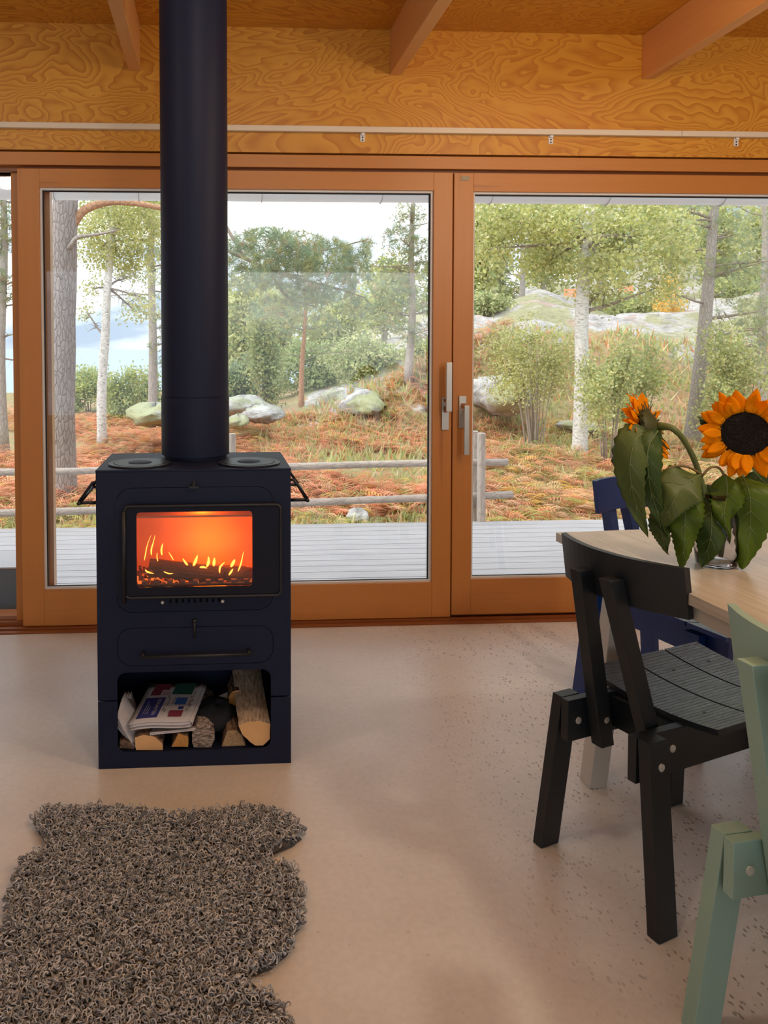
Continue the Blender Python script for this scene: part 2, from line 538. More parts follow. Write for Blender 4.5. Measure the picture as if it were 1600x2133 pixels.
def lever(door, px0, px1, pz0, pz1, lx0, lx1, lz0, lz1, y0, up):
    h = bpy.data.objects.new('door_handle', None); COL.objects.link(h); h.parent = door
    h.location = Vector(((px0 + px1) / 2, y0, pz0)) - Vector(door.location)
    h['label'] = 'brushed steel lift handle'
    b = MB(); b.box(px0, px1, y0 - .009, y0 - .001, pz0, pz1)
    if up: b.box(px0 + .008, px1 - .006, y0 - .0095, y0 - .009, pz0 + .075, pz1 - .006, 1)
    else: b.box(px0 + .007, px1 - .002, y0 - .0095, y0 - .009, pz1 - .055, pz1 - .032, 1)
    b.build('handle_plate', [M_steel, M_firdark], h, bevel=.003)
    b = MB()
    zc = lz0 + .03 if up else lz1 - .03
    b.box((px0 + px1) / 2 - .007, (px0 + px1) / 2 + .012, y0 - .045, y0 - .009, zc - .010, zc + .010)
    b.box(lx0, lx1, y0 - .056, y0 - .042, lz0, lz1)
    b.build('handle_lever', M_steel, h, bevel=.002)


for (dr, y0, P, L, up) in ((d1, 3.195, ((921, 828), (935, 895)), ((931, 755), (942, 858)), True), (d2, 3.207, ((957, 825), (971, 891)), ((968, 845), (978, 948)), False)):
    a = at(*P[0], y0 - .009); c = at(*P[1], y0 - .009); e = at(*L[0], y0 - .056); g = at(*L[1], y0 - .056)
    lever(dr, a.x, c.x, c.z, a.z, e.x, g.x, g.z, e.z, y0, up)
a = at(961, 367, 3.206); c = at(977, 376, 3.206)
MB().box(a.x, c.x, 3.2045, 3.2065, c.z, a.z).build('maker_plate', simple('plate_grey', (.34, .30, .20), .5), d2)

# curtain track
t = thing('curtain_track', 'long cream curtain track fixed across the plywood above the doors', 'curtain track', (0.8, YW, 2.12))
for x0, x1 in ((-3.5, at(1420, 280, 3.18).x - .001), (at(1420, 280, 3.18).x + .001, 4.5)):
    MB().box(x0, x1, 3.176, 3.1995, 2.121, 2.145).build('rail', M_track, t, bevel=.002)
for px in (756, 1149, 1536):
    p = at(px, 287, 3.19)
    b = MB(); b.box(p.x - .010, p.x + .010, 3.196, 3.1995, 2.086, 2.1205)
    b.box(p.x - .007, p.x + .007, 3.186, 3.196, 2.112, 2.1205)
    br = b.build('bracket', M_wire, t)
    for dz in (.008, .020):
        MB().tube([(p.x, 3.1945, 2.084 + dz), (p.x, 3.196, 2.084 + dz)], .0035, 8).build('screw', M_black, br)

# ceiling beams
for i, (x0, x1, lab) in enumerate(((-.355, -.307, 'slim pine roof beam left, ending above the stove pipe on its left side'),
                                   (.757, .808, 'middle pine roof beam, just right of the stove pipe'),
                                   (1.870, 1.922, 'right-hand pine roof beam, with the darkest side face'),
                                   (2.985, 3.037, None))):
    if lab is None: continue
    o = MB().box(x0, x1, -3.2, YW - .0005, 2.372, ZC - .0005).build('roof_beam', M_beam, bevel=.002)
    tag(o, lab, 'beam', 'exposed roof beams')

# ------------------------------------------------------------------ wood stove
SX0, SX1, SY0, SY1, ST = -.336, .216, 2.106, 2.445, .858
SC = (SX0 + SX1) / 2
st = thing('wood_stove', 'black steel wood-burning stove with a lit fire, on the concrete floor', 'stove', (SC, (SY0 + SY1) / 2, 0))
B = .012
b = MB()
b.box(SX0, SX0 + .006, SY0 + .004, SY1, .199, ST - .006); b.box(SX1 - .006, SX1, SY0 + .004, SY1, .199, ST - .006)
b.box(SX0, SX1, SY1 - .006, SY1, .0, ST - .006)
b.box(SX0 + .006, SX1 - .006, SY0 + .02, SY1 - .006, .285, .292)
b.build('body', M_stove, st, bevel=.002)
b = MB()
b.box(SX0, SX0 + .006, SY0 + .004, SY1 - .007, .0, .195); b.box(SX1 - .006, SX1, SY0 + .004, SY1 - .007, 0, .195)
b.box(SX0 + .006, SX1 - .006, SY0 + .006, SY1 - .007, .036, .042)
b.build('base_box', M_stove, st, bevel=.002)
# the front sheets
nx0, nx1, nz0, nz1 = -.281, .158, .046, .278
r = .026


def arc(cx, cz, r, a0, a1, n=6):
    return [(cx + r * math.cos(a0 + (a1 - a0) * k / n), cz + r * math.sin(a0 + (a1 - a0) * k / n)) for k in range(n + 1)]


up = [(SX0, .199), (nx0, .199)] + arc(nx0 + r, nz1 - r, r, PI, PI / 2) + arc(nx1 - r, nz1 - r, r, PI / 2, 0) + [(nx1, .199), (SX1, .199), (SX1, ST - .006), (SX0, ST - .006)]
DX0, DX1, DZ0, DZ1 = -.279, .164, .452, .806
plate('front_panel', [up, rrect(DX0 - .0015, DX1 + .0015, DZ0 - .0015, DZ1 + .0015, .045), rrect(DX0 - .0015, DX1 + .0015, .296, .406, .042)], SY0, SY0 + .004, M_stove, st)
lo = [(SX0, 0), (SX1, 0), (SX1, .195), (nx1, .195)] + arc(nx1 - r, nz0 + r, r, 0, -PI / 2) + arc(nx0 + r, nz0 + r, r, -PI / 2, -PI) + [(nx0, .195), (SX0, .195)]
plate('lower_panel', [lo], SY0, SY0 + .004, M_stove, st)
MB().box(SX0 + .01, SX1 - .01, SY0 + .010, SY0 + .012, .292, DZ0 + .04).build('gap_shade_sheet', M_void, st)  # black sheet added so the panel gaps and vent slots read as shade
# door of the fire chamber
fd = bpy.data.objects.new('fire_door', None); COL.objects.link(fd); fd.parent = st; fd.location = Vector((SC, SY0, DZ0)) - Vector(st.location)
holes = [rrect(-.24, .125, .505, .755, .02)]
for k in range(9):
    x = -.128 + k * .0172
    holes.append(rrect(x - .0040, x + .0040, .476, .493, .0036, 3))
plate('door_panel', [rrect(DX0, DX1, DZ0, DZ1, .0435)] + holes, SY0, SY0 + .004, M_stove, fd)
for x in (-.150, .020):
    b = MB(); b.tube([(x, SY0, .483), (x, SY0 - .012, .483)], .003, 8); b.lathe([(.0005, -.0055), (.004, -.004), (.0056, 0), (.004, .004), (.0005, .0055)], (x, SY0 - .014, .483), 12)
    b.build('knob', M_bolt, fd, smooth=True)
# the raised glass frame
yg = SY0 - .022
a = at(262, 1056, yg); c = at(582, 1240, yg); w0 = at(284, 1066, yg); w1 = at(526, 1222, yg)
GX0, GX1, GZ0, GZ1 = a.x, c.x, at(400, 1240, yg).z, at(400, 1056, yg).z
WX0, WX1, WZ0, WZ1 = w0.x, w1.x, at(400, 1222, yg).z, at(400, 1066, yg).z
plate('black_glass_border', [rrect(GX0, GX1, GZ0, GZ1, .008), rrect(WX0, WX1, WZ0, WZ1, .010)], yg, yg + .005, simple('black_ceramic_print', (.006, .008, .020), .15, 0, .2), fd)
MB().box(WX0 - .004, WX1 + .004, yg + .0055, yg + .0085, WZ0 - .004, WZ1 + .004).build('glass_pane', M_stglass, fd)
b = MB(); b.box(GX0, GX0 + .006, yg + .005, SY0, GZ0, GZ1); b.box(GX1 - .006, GX1, yg + .005, SY0, GZ0, GZ1)
b.box(GX0, GX1, yg + .005, SY0, GZ1 - .006, GZ1); b.box(GX0, GX1, yg + .005, SY0, GZ0, GZ0 + .006)
b.build('frame_sides', M_stove, fd)
lp = rrect(GX0 - .004, GX1 + .004, GZ0 - .004, GZ1 + .004, .014, 4)
MB().tube([(p[0], yg - .002, p[1]) for p in lp + lp[:1]], .0048, 8, caps=False).build('frame_rod', M_iron, fd, smooth=True)
MB().tube([(GX0 - .006, yg - .004, GZ1 - .01), (GX0 - .006, yg - .004, GZ0 - .018)], .0065, 10).build('hinge_rod', M_iron, fd, smooth=True)
# fire chamber lining
fx0, fx1, fy0, fy1, fz0, fz1 = -.262, .146, SY0 + .010, SY0 + .27, .498, .770
b = MB()
b.box(fx0, fx1, fy1, fy1 + .02, fz0, fz1); b.box(fx0 - .02, fx0, fy0, fy1, fz0, fz1); b.box(fx1, fx1 + .02, fy0, fy1, fz0, fz1); b.box(fx0, fx1, fy0, fy1, fz0 - .015, fz0)
b.box(fx0, fx1, fy0 + .0, fy1, fz1, fz1 + .01)
b.build('lining', M_brick, st)
# arched baffle
P = []
for i in range(13):
    x = fx0 + (fx1 - fx0) * i / 12; zz = .715 + .030 * (1 - ((i - 6.5) / 6.5) ** 2)
    P.append([(x, fy0 + .07, .712), (x, fy0 + .05, zz), (x, fy1, zz + .01)])
MB().box(fx0, fx1, fy0 + .085, fy1, .699, .705).build('baffle', M_brick, st)
b = MB(); b.box(fx0, fx1, fy0 + .022, fy0 + .030, fz0, fz0 + .022)
for k in range(11):
    x = fx0 + .02 + k * (fx1 - fx0 - .04) / 10; b.box(x - .007, x + .007, fy0 + .018, fy0 + .034, fz0, fz0 + .032)
b.build('grate', simple('grate_iron', (.16, .10, .08), .7), st)
# top
MB().box(SX0 - .001, SX1 + .001, SY0 - .001, SY1 + .001, ST - .006, ST).build('top_plate', M_stove, st, bevel=.0015)
for cx, cy in ((-.222, 2.212), (.101, 2.208)):
    hp = MB().lathe([(.091, 0), (.093, .001), (.093, .004), (.091, .005), (.078, .005), (.0775, .003), (.0755, .003), (.075, .0055), (.001, .0058)], (cx, cy, ST), 48).build('hot_plate', M_iron, st)
    MB().lathe([(.034, 0), (.034, .0012), (.031, .0020), (.001, .0005)], (cx, cy, ST + .0056), 32).build('lifting_recess', M_stove, hp)
    MB().box(cx - .033, cx + .033, cy - .006, cy + .006, ST + .006, ST + .0085).build('lifting_bar', M_iron, hp, bevel=.001)
# side rails with triangular brackets
for sgn, xs in ((-1, SX0), (1, SX1)):
    b = MB(); xo = xs + sgn * .049
    for y in (2.118, 2.36):
        b.tube([(xs, y, .822), (xs + sgn * .010, y, .822), (xo, y, .768)], .0042, 8)
        b.tube([(xs, y, .764), (xo, y, .764)], .0048, 8)
    b.tube([(xo, 2.108, .764), (xo, 2.37, .764)], .0055, 10)
    b.build('side_rail', M_iron, st, smooth=True)
# top knob, drawer and its handle
b = MB(); b.lathe([(.010, 0), (.010, .003), (.006, .004), (.001, .016)], (-.060, SY0 - .006, .812), 12)
b.box(-.074, -.046, SY0 - .014, SY0, .806, .812)
b.build('latch', M_iron, st, smooth=False)
dr = bpy.data.objects.new('ash_drawer', None); COL.objects.link(dr); dr.parent = st; dr.location = Vector((SC, SY0, .3)) - Vector(st.location)
plate('drawer_front', [rrect(DX0, DX1, .2975, .4045, .0405)], SY0, SY0 + .004, M_stove, dr)
b = MB(); y = SY0 - .032
b.tube([(-.214, y, .335), (.103, y, .335)], .005, 10)
for x in (-.205, .094): b.tube([(x, SY0, .338), (x, y, .336)], .005, 8)
b.build('drawer_handle', M_iron, dr, smooth=True)
b = MB(); b.tube([(-.060, SY0, .425), (-.060, SY0 - .014, .42), (-.060, SY0 - .016, .378)], .004, 8); b.lathe([(.008, 0), (.008, .003), (.003, .008)], (-.060, SY0 - .008, .424), 10)
b.build('damper_lever', M_iron, st, smooth=True)
# flue
cx, cy = -.061, 2.345
fl = bpy.data.objects.new('flue_pipe', None); COL.objects.link(fl); fl.parent = st; fl.location = Vector((cx, cy, ST)) - Vector(st.location)
MB().lathe([(.098, .001), (.098, .012), (.1065, .012), (.1065, .192), (.104, .194)], (cx, cy, ST), 64).build('lower_sleeve', M_stove, fl, smooth=True)
MB().lathe([(.1045, .1945), (.1045, ZC - ST - .001)], (cx, cy, ST), 64).build('pipe', M_stove, fl, smooth=True)
for nm in ('lower_sleeve', 'pipe'):
    o = [k for k in bpy.data.objects if k.name.startswith(nm)][0]
    o.modifiers.new('edge', 'EDGE_SPLIT').split_angle = math.radians(40)

# ------------------------------------------------------------------ fire
def flame_mat():
    m = NT('flame'); em = m.n('ShaderNodeEmission'); lw = m.n('ShaderNodeLayerWeight'); lw.inputs[0].default_value = .35
    c = m.ramp(lw.outputs['Facing'], [(0, (1, .55, .10)), (.5, (1, .30, .03)), (1, (1, .13, .01))])
    m.l(c, em.inputs[0]); em.inputs[1].default_value = 3.2
    m.l(em.outputs[0], m.out.inputs[0]); return m.mat


M_flame = flame_mat()
M_ember = NT('ember'); M_ember.b.inputs['Base Color'].default_value = (.1, .03, .01, 1); M_ember.b.inputs['Emission Color'].default_value = (1, .22, .03, 1); M_ember.b.inputs['Emission Strength'].default_value = 1.0; M_ember = M_ember.mat
M_char = simple('charred_wood', (.14, .07, .045), .9, bump=(120, .6, .01), var=.4)


def log_obj(name, a, b_, r, mats, n=14, prof=None, parent=None, seed=0):
    """split log: prof gives section radii by angle; cut ends get the second material"""
    rd = random.Random(seed)
    a = Vector(a); b_ = Vector(b_); d = (b_ - a).normalized(); s, t = ortho(d)
    mb = MB(); rings = []
    K = 7
    for i in range(K):
        c = a.lerp(b_, i / (K - 1)); ring = []
        for k in range(n):
            an = 2 * PI * k / n
            rr = r * (prof[k % len(prof)] if prof else 1) * (1 + rd.uniform(-.04, .04))
            ring.append(c + s * (math.cos(an) * rr) + t * (math.sin(an) * rr))
        rings.append(ring)
    vs = [v for g in rings for v in g]
    fs = [(i * n + k, i * n + (k + 1) % n, (i + 1) * n + (k + 1) % n, (i + 1) * n + k) for i in range(K - 1) for k in range(n)]
    mb.add(vs, fs, 0); mb.add(rings[0], [tuple(range(n - 1, -1, -1))], 1); mb.add(rings[-1], [tuple(range(n))], 1)
    return mb.build(name, mats, parent)


fgroup = 'logs burning in the stove'
pz = .512
o = log_obj('burning_log', (-.195, SY0 + .075, pz + .045), (.02, SY0 + .10, pz + .012), .026, [M_char, M_char], seed=1)
tag(o, 'charred log leaning left inside the stove, behind its glass', 'log', fgroup)
o = log_obj('burning_log', (-.03, SY0 + .13, pz + .016), (.105, SY0 + .085, pz + .014), .022, [M_char, M_char], seed=2)
tag(o, 'charred log lying at the right of the fire chamber, flames above', 'log', fgroup)
# ember bed
vv = []
b = MB()
for k in range(420):
    x = random.uniform(fx0 + .02, fx1 - .02); y = random.uniform(fy0 + .045, fy1 - .03); s = random.uniform(.003, .006); z = fz0 + s * .6 + random.uniform(0, .012)
    s2 = s * random.uniform(.6, 1.2)
    b.hexa([(x - s, y - s2, z - s * .6), (x + s, y - s2, z - s * .7), (x + s2, y + s, z - s * .6), (x - s, y + s, z - s * .5), (x - s2, y - s, z + s * .6), (x + s, y - s, z + s * .5), (x + s, y + s2, z + s * .6), (x - s, y + s, z + s * .7)], random.choice((0, 0, 0, 1)))
o = b.build('embers', [M_char, M_ember]); tag(o, 'bed of glowing embers on the stove floor', 'embers', kind='stuff')
fire = thing('fire', 'bright orange and yellow flames behind the stove glass', 'fire', (-.05, SY0 + .1, fz0 + .03))
FL = [[(300, 1170), (304, 1150), (306, 1135), (316, 1112)], [(316, 1158), (314, 1145), (320, 1130), (323, 1113)], [(338, 1158), (335, 1145), (340, 1130)],
      [(362, 1168), (358, 1160), (350, 1148)], [(402, 1180), (408, 1168), (412, 1155)], [(392, 1178), (386, 1172), (380, 1162)], [(430, 1182), (436, 1170), (434, 1158)],
      [(445, 1180), (446, 1172), (447, 1160)], [(458, 1195), (456, 1180), (470, 1170)], [(480, 1182), (486, 1172), (490, 1164)], [(495, 1192), (502, 1176), (505, 1160), (508, 1147)],
      [(476, 1199), (482, 1190), (486, 1184)], [(340, 1190), (352, 1196), (362, 1194)], [(302, 1186), (306, 1192), (322, 1195)], [(415, 1182), (424, 1180), (432, 1184)], [(330, 1172), (326, 1160), (328, 1150)]]
for i, pts in enumerate(FL):
    Yf = SY0 + .040 + (i % 4) * .010
    P3 = [at(x, y, Yf) for x, y in pts]
    n = len(P3); base = [.0045, .0068, .0088][i % 3] if i not in (4, 6, 7, 9) else .014
    rs = [base * (1.0 - .85 * k / (n - 1)) for k in range(n)]; rs[0] = base * .5; rs[1] = base
    MB().tube(P3, rs, 8, flat=.5).build('flame', M_flame, fire, smooth=True, subsurf=1)
light('fire_glow', 'POINT', (-.02, SY0 + .17, fz0 + .09), 1.9, (1, .17, .012), shadow_soft_size=.05)
light('fire_glow', 'POINT', (-.04, SY0 + .14, fz0 + .236), .45, (1, .20, .02), shadow_soft_size=.02)

# ------------------------------------------------------------------ firewood and papers in the niche
M_bark = barkmat('log_bark', (.28, .17, .11), (.08, .045, .03), (40, 12, 40), .5)
M_birch = NT('birch_log_bark'); _n = M_birch.noise(M_birch.coord((30, 30, 120)), 2.2, 5, .7)
M_birch.l(M_birch.ramp(_n, [(.38, (.10, .07, .055)), (.5, (.40, .31, .27)), (.62, (.68, .62, .58))]), M_birch.b.inputs['Base Color']); M_birch.bump(_n, 1, .01); M_birch.b.inputs['Roughness'].default_value = .9; M_birch = M_birch.mat
M_end = simple('sawn_end', (.74, .44, .20), .8, var=.12, bump=(200, .3, .004))
M_end2 = simple('orange_split_face', (.56, .27, .07), .8, var=.2, bump=(160, .5, .006))


def split_mat():
    m = NT('split_wood_face'); n = m.noise(m.coord((60, 4, 60)), 2.5, 5, .7)
    m.l(m.ramp(n, [(.35, (.36, .24, .15)), (.55, (.72, .56, .40)), (.7, (.84, .74, .62))]), m.b.inputs['Base Color']); m.bump(n, .9, .01)
    m.b.inputs['Roughness'].default_value = .8
    return m.mat


M_split = split_mat()
zf = .0425
NB = 'firewood in the niche under the stove'


def nich(px, py, Y): return at(px, py, Y)


def poly_log(label, poly, Y, length, mats, rise=0.0, drift=0.0, seed=0):
    """front end outline given as pixels on plane Y, running back"""
    rd = random.Random(seed)
    base = [at(x, y, Y) for x, y in poly]
    zmin = min(p.z for p in base)
    dz = max(0, zf + .0005 - zmin)
    base = [p + Vector((0, 0, dz)) for p in base]
    # subdivide the outline
    ring = []
    for i, p in enumerate(base):
        q = base[(i + 1) % len(base)]
        for k in range(3): ring.append(p.lerp(q, k / 3))
    n = len(ring); K = 8; mb = MB(); vs = []
    for i in range(K):
        t_ = i / (K - 1)
        for p in ring:
            j = .0022 if 0 < i else .0006
            q = p + Vector((drift * t_ + rd.uniform(-j, j), length * t_, rise * t_ + rd.uniform(0, j)))
            q.z = max(q.z, zf + .0005)
            vs.append(q)
    fs = [(i * n + k, i * n + (k + 1) % n, (i + 1) * n + (k + 1) % n, (i + 1) * n + k) for i in range(K - 1) for k in range(n)]
    mb.add(vs, fs, 0); mb.add(vs[:n], [tuple(range(n - 1, -1, -1))], 1); mb.add(vs[-n:], [tuple(range(n))], 1)
    o = mb.build('firewood_log', mats)
    return tag(o, label, 'log', NB)


YL = SY0 + .012
poly_log('large pale split log at the right of the stove niche, ragged grain facing up', [(497, 1512), (505, 1530), (520, 1545), (531, 1553), (548, 1553), (562, 1540), (563, 1508), (540, 1502), (515, 1504)], YL + .0, .25, [M_split, M_end], .052, -.012, 3)
poly_log('quarter log with light sawn end, under the newspaper at the niche left', [(281, 1540), (283, 1566), (340, 1566), (338, 1552), (322, 1538), (300, 1534)], YL, .24, [M_bark, M_end], .004, 0, 4)
poly_log('orange triangular split log, just left of the birch log', [(357, 1556), (392, 1556), (392, 1535), (372, 1528)], YL + .004, .24, [M_bark, M_end2], 0, 0, 5)
poly_log('round birch log with papery peeling bark, at the middle of the niche', [(404, 1557), (440, 1557), (447, 1540), (445, 1522), (430, 1514), (410, 1515), (400, 1530), (400, 1545)], YL + .006, .24, [M_birch, M_birch], 0, 0, 6)
poly_log('dull grey-brown split log, between the birch log and the large pale log', [(462, 1555), (512, 1553), (504, 1532), (490, 1520), (474, 1522)], YL + .010, .23, [M_bark, simple('dull_end', (.36, .24, .13), .9, var=.4, bump=(120, .8, .01))], 0, 0, 7)
poly_log('thin bark-covered log at the niche far left, under the leaning newspaper', [(249, 1562), (279, 1563), (279, 1552), (262, 1545), (250, 1546)], YL + .012, .23, [M_bark, M_bark], 0, 0, 8)
poly_log('brown log end in the shade, behind the top of the large pale log', [(478, 1470), (500, 1470), (505, 1455), (498, 1438), (484, 1440), (476, 1452)], 2.26, .10, [M_bark, M_end2], 0, 0, 9)

M_paper = simple('newsprint', (.56, .54, .56), .8, bump=(80, .2, .002))
M_paper2 = simple('newsprint_pink', (.62, .52, .50), .8)
M_ink = simple('ink_blue', (.035, .04, .22), .7); M_inkg = simple('ink_green', (.02, .10, .08), .7); M_inkr = simple('ink_red', (.22, .03, .06), .7)
M_inkl = simple('ink_light_blue', (.05, .14, .45), .7); M_txt = simple('ink_grey', (.25, .23, .26), .8); M_pink = simple('ink_pink', (.55, .33, .36), .7)
M_lett = simple('letter_white', (.62, .62, .72), .7)
# top newspaper: a folded stack, described by its four corners
BL, BR, TL, TR = at(267, 1511, 2.125), at(394, 1500, 2.125), at(314, 1423, 2.325), at(425, 1423, 2.325)


def pq(u, v, h=0):
    p = BL.lerp(BR, u).lerp(TL.lerp(TR, u), v)
    return p + Vector((0, 0, h + .004 * math.sin(u * 5.2) * (1 - v)))


news = thing('newspaper', 'folded newspaper with a dark blue advert, topmost in the stove niche', 'newspaper', pq(.5, .5, -.02), group='newspapers in the stove niche')
for k in range(5):
    off = -.0042 * k; sh = (0, .05, .04, .08, .06)[k]
    P = [[pq(sh * .6 + u / 10 * (1.0 - sh * .3), -.03 * (k % 2) + v / 6 * (1 + .03 * (k % 2)), off) for u in range(11)] for v in range(7)]
    MB().grid(P).build('sheet', M_paper2 if k in (2,) else M_paper, news, smooth=True, solid=.0022)
# folded spine on the right
P = []
for v in range(7):
    row = []
    for k in range(7):
        a_ = PI / 2 - PI * k / 6; c = pq(1.0, v / 6, -.0084)
        row.append(c + Vector((.009 * math.cos(a_), 0, .0084 * math.sin(a_))))
    P.append(row)
MB().grid(P).build('fold', M_paper, news, smooth=True, solid=.001)


def patch(u0, u1, v0, v1, mat, nm='printed_panel'):
    P = [[pq(u0 + (u1 - u0) * i / 4, v0 + (v1 - v0) * j / 4, .0016) for i in range(5)] for j in range(5)]
    return MB().grid(P).build(nm, mat, news)


patch(.08, .43, .10, .60, M_ink, 'blue_advert'); patch(.13, .42, .80, .96, M_inkr); patch(.12, .30, .66, .80, M_inkr); patch(.32, .46, .66, .76, M_pink)
patch(.50, .86, .68, .98, M_inkg); patch(.62, .82, .42, .60, M_inkl); patch(.72, .81, .30, .38, M_ink); patch(.60, .83, .12, .28, M_inkr)
for k in range(26):
    u0 = random.choice((.46, .50, .54, .58, .87, .90)); v0 = random.uniform(.08, .90)
    if u0 < .6 and v0 > .62: continue
    patch(u0, u0 + random.uniform(.012, .028), v0, min(.97, v0 + random.uniform(.05, .10)), M_txt, 'column_text')
ex = (pq(.25, .60) - pq(.25, .10)).normalized() * -1; ey = (pq(.43, .35) - pq(.08, .35)).normalized(); ez = ex.cross(ey).normalized()


def page_text(body, u, v, size):
    p = pq(u, v, .0030) - Vector(news.location)
    m = Matrix(((ex.x, ey.x, ez.x, p.x), (ex.y, ey.y, ez.y, p.y), (ex.z, ey.z, ez.z, p.z), (0, 0, 0, 1)))
    text_mesh('headline', body, size, M_lett, news, m)


page_text('ELEGANTEN', .34, .35, .0150)
for i in range(3): patch(.155 + i * .035, .163 + i * .035, .2, .5 - .06 * i, M_lett, 'small_print')
# lower newspaper
BL2, BR2, TL2, TR2 = at(312, 1524, 2.122), at(438, 1511, 2.128), at(345, 1480, 2.30), at(418, 1480, 2.30)
n2 = thing('newspaper', 'thin newspaper with a red strip, directly under the topmost newspaper', 'newspaper', BL2, group='newspapers in the stove niche')
for k in range(2):
    P = [[BL2.lerp(BR2, u / 6).lerp(TL2.lerp(TR2, u / 6), v / 4) + Vector((0, 0, -.005 - .004 * k)) for u in range(7)] for v in range(5)]
    MB().grid(P).build('sheet', M_paper, n2, solid=.003)
P = [[BL2.lerp(BR2, .6 + u * .08).lerp(TL2.lerp(TR2, .6 + u * .08), .12 + v * .08) + Vector((0, 0, -.0028)) for u in range(4)] for v in range(4)]
MB().grid(P).build('printed_panel', M_inkr, n2)
# leaning newspaper at the far left
n3 = thing('newspaper', 'grey newspaper sheet curled against the left side of the stove niche', 'newspaper', at(262, 1540, 2.15), group='newspapers in the stove niche')
for k in range(3):
    A = [at(244, 1492 + 12 * k, 2.125 + .006 * k), at(282, 1560 - 4 * k, 2.130 + .006 * k)]; Bq = [at(262 + 6 * k, 1440, 2.20 + .01 * k), at(296, 1490, 2.22 + .01 * k)]
    P = [[A[0].lerp(A[1], u / 6).lerp(Bq[0].lerp(Bq[1], u / 6), v / 5) + Vector((-.004 * math.sin(PI * u / 6), 0, .010 * math.sin(PI * v / 5))) for u in range(7)] for v in range(6)]
    for row in P:
        for p in row: p.x = max(p.x, SX0 + .014); p.z = max(p.z, .046)
    MB().grid(P).build('sheet', M_paper if k != 1 else M_paper2, n3, smooth=True, solid=.002)
# dark crumpled cloth
mb = MB(); c0 = at(448, 1482, 2.23); P = []
rd = random.Random(5)
for i in range(13):
    row = []
    for j in range(20):
        th = PI * i / 12; ph = 2 * PI * (j % 20) / 20
        k = 1 + .13 * math.sin(3 * ph + i) + .10 * math.sin(5 * th + 2 * ph) + rd.uniform(-.04, .04)
        row.append(c0 + Vector((.068 * k * math.sin(th) * math.cos(ph), .07 * k * math.sin(th) * math.sin(ph), .042 * k * math.cos(th) - .010)))
    row.append(row[0]); P.append(row)
o = MB().grid(P).build('dark_cloth', simple('black_cloth', (.010, .011, .016), .9, bump=(300, .4, .002)), None, smooth=True, subsurf=1)
tag(o, 'crumpled black cloth tucked in the stove niche, right of the newspapers', 'cloth')
tri = MB(); q = [at(444, 1455, 2.30), at(474, 1442, 2.30), at(475, 1466, 2.29)]
tri.add([q[0], q[1], q[2], q[0] + Vector((0, .002, 0)), q[1] + Vector((0, .002, 0)), q[2] + Vector((0, .002, 0))], [(0, 1, 2), (5, 4, 3), (0, 2, 5, 3), (1, 0, 3, 4), (2, 1, 4, 5)])
o = tri.build('paper_scrap', M_paper); tag(o, 'pointed scrap of grey paper sticking up behind the black cloth', 'paper')

# ------------------------------------------------------------------ sheepskin
RUG = [(70, 1722), (90, 1700), (150, 1697), (215, 1692), (290, 1702), (370, 1712), (450, 1702), (520, 1693), (570, 1702), (612, 1724), (634, 1747), (612, 1764), (570, 1780), (548, 1800), (575, 1813), (606, 1815), (612, 1840), (634, 1862), (626, 1905), (630, 1935), (608, 1960), (606, 1990), (570, 2022), (515, 2042), (480, 2052), (540, 2070), (575, 2100), (600, 2133), (620, 2170), (560, 2330), (300, 2400), (0, 2360), (-60, 2200), (-30, 2060), (10, 2030), (-20, 1990), (-10, 1960), (20, 1930), (12, 1890), (30, 1850), (45, 1810), (60, 1795), (105, 1787), (98, 1765), (85, 1745)]
rp_ = [atz(x, y, 0) for x, y in RUG]
rug = thing('sheepskin_rug', 'curly dark grey sheepskin lying on the floor in front of the stove', 'rug', atz(300, 1960, 0))
mb = MB(); n = len(rp_); cen = Vector(rug.location)
out_ = [Vector((cen.x + (p.x - cen.x) * .982, cen.y + (p.y - cen.y) * .985, .0015)) for p in rp_]
inn = [Vector((cen.x + (p.x - cen.x) * .93, cen.y + (p.y - cen.y) * .93, .016)) for p in rp_]
vs = out_ + inn
fs = [(i, (i + 1) % n, n + (i + 1) % n, n + i) for i in range(n)]
fs += [(n + i, n + (i + 1) % n, 2 * n) for i in range(n)]
mb.add(vs + [Vector((cen.x, cen.y, .018))], fs)
M_wool_base = simple('wool_base', (.09, .085, .085), .95, bump=(150, .8, .01))
mb.build('hide', M_wool_base, rug, smooth=True)
M_hide = simple('bare_hide', (.72, .62, .52), .6)
for (poly) in ([(548, 1796), (582, 1786), (587, 1800), (575, 1812), (552, 1808)], [(490, 2046), (553, 2060), (556, 2074), (520, 2062)]):
    ps = [atz(x, y, .004) for x, y in poly]; k = len(ps)
    MB().add(ps + [p + Vector((0, 0, .003)) for p in ps], [tuple(range(k - 1, -1, -1)), tuple(range(k, 2 * k))] + [(i, (i + 1) % k, k + (i + 1) % k, k + i) for i in range(k)]).build('bare_edge', M_hide, rug)
# curls
poly2 = np.array([(cen.x + (p.x - cen.x) * 1.008, cen.y + (p.y - cen.y) * 1.006) for p in rp_])


def inside(x, y):
    r_ = np.zeros(len(x), bool); j = len(poly2) - 1
    for i in range(len(poly2)):
        xi, yi = poly2[i]; xj, yj = poly2[j]
        c = ((yi > y) != (yj > y)) & (x < (xj - xi) * (y - yi) / (yj - yi + 1e-12) + xi)
        r_ ^= c; j = i
    return r_


NCAND = 19000
xs = rng.uniform(poly2[:, 0].min(), poly2[:, 0].max(), NCAND); ys = rng.uniform(poly2[:, 1].min(), poly2[:, 1].max(), NCAND)
k = inside(xs, ys) & (ys > 1.05); xs = xs[k]; ys = ys[k]; N = len(xs)
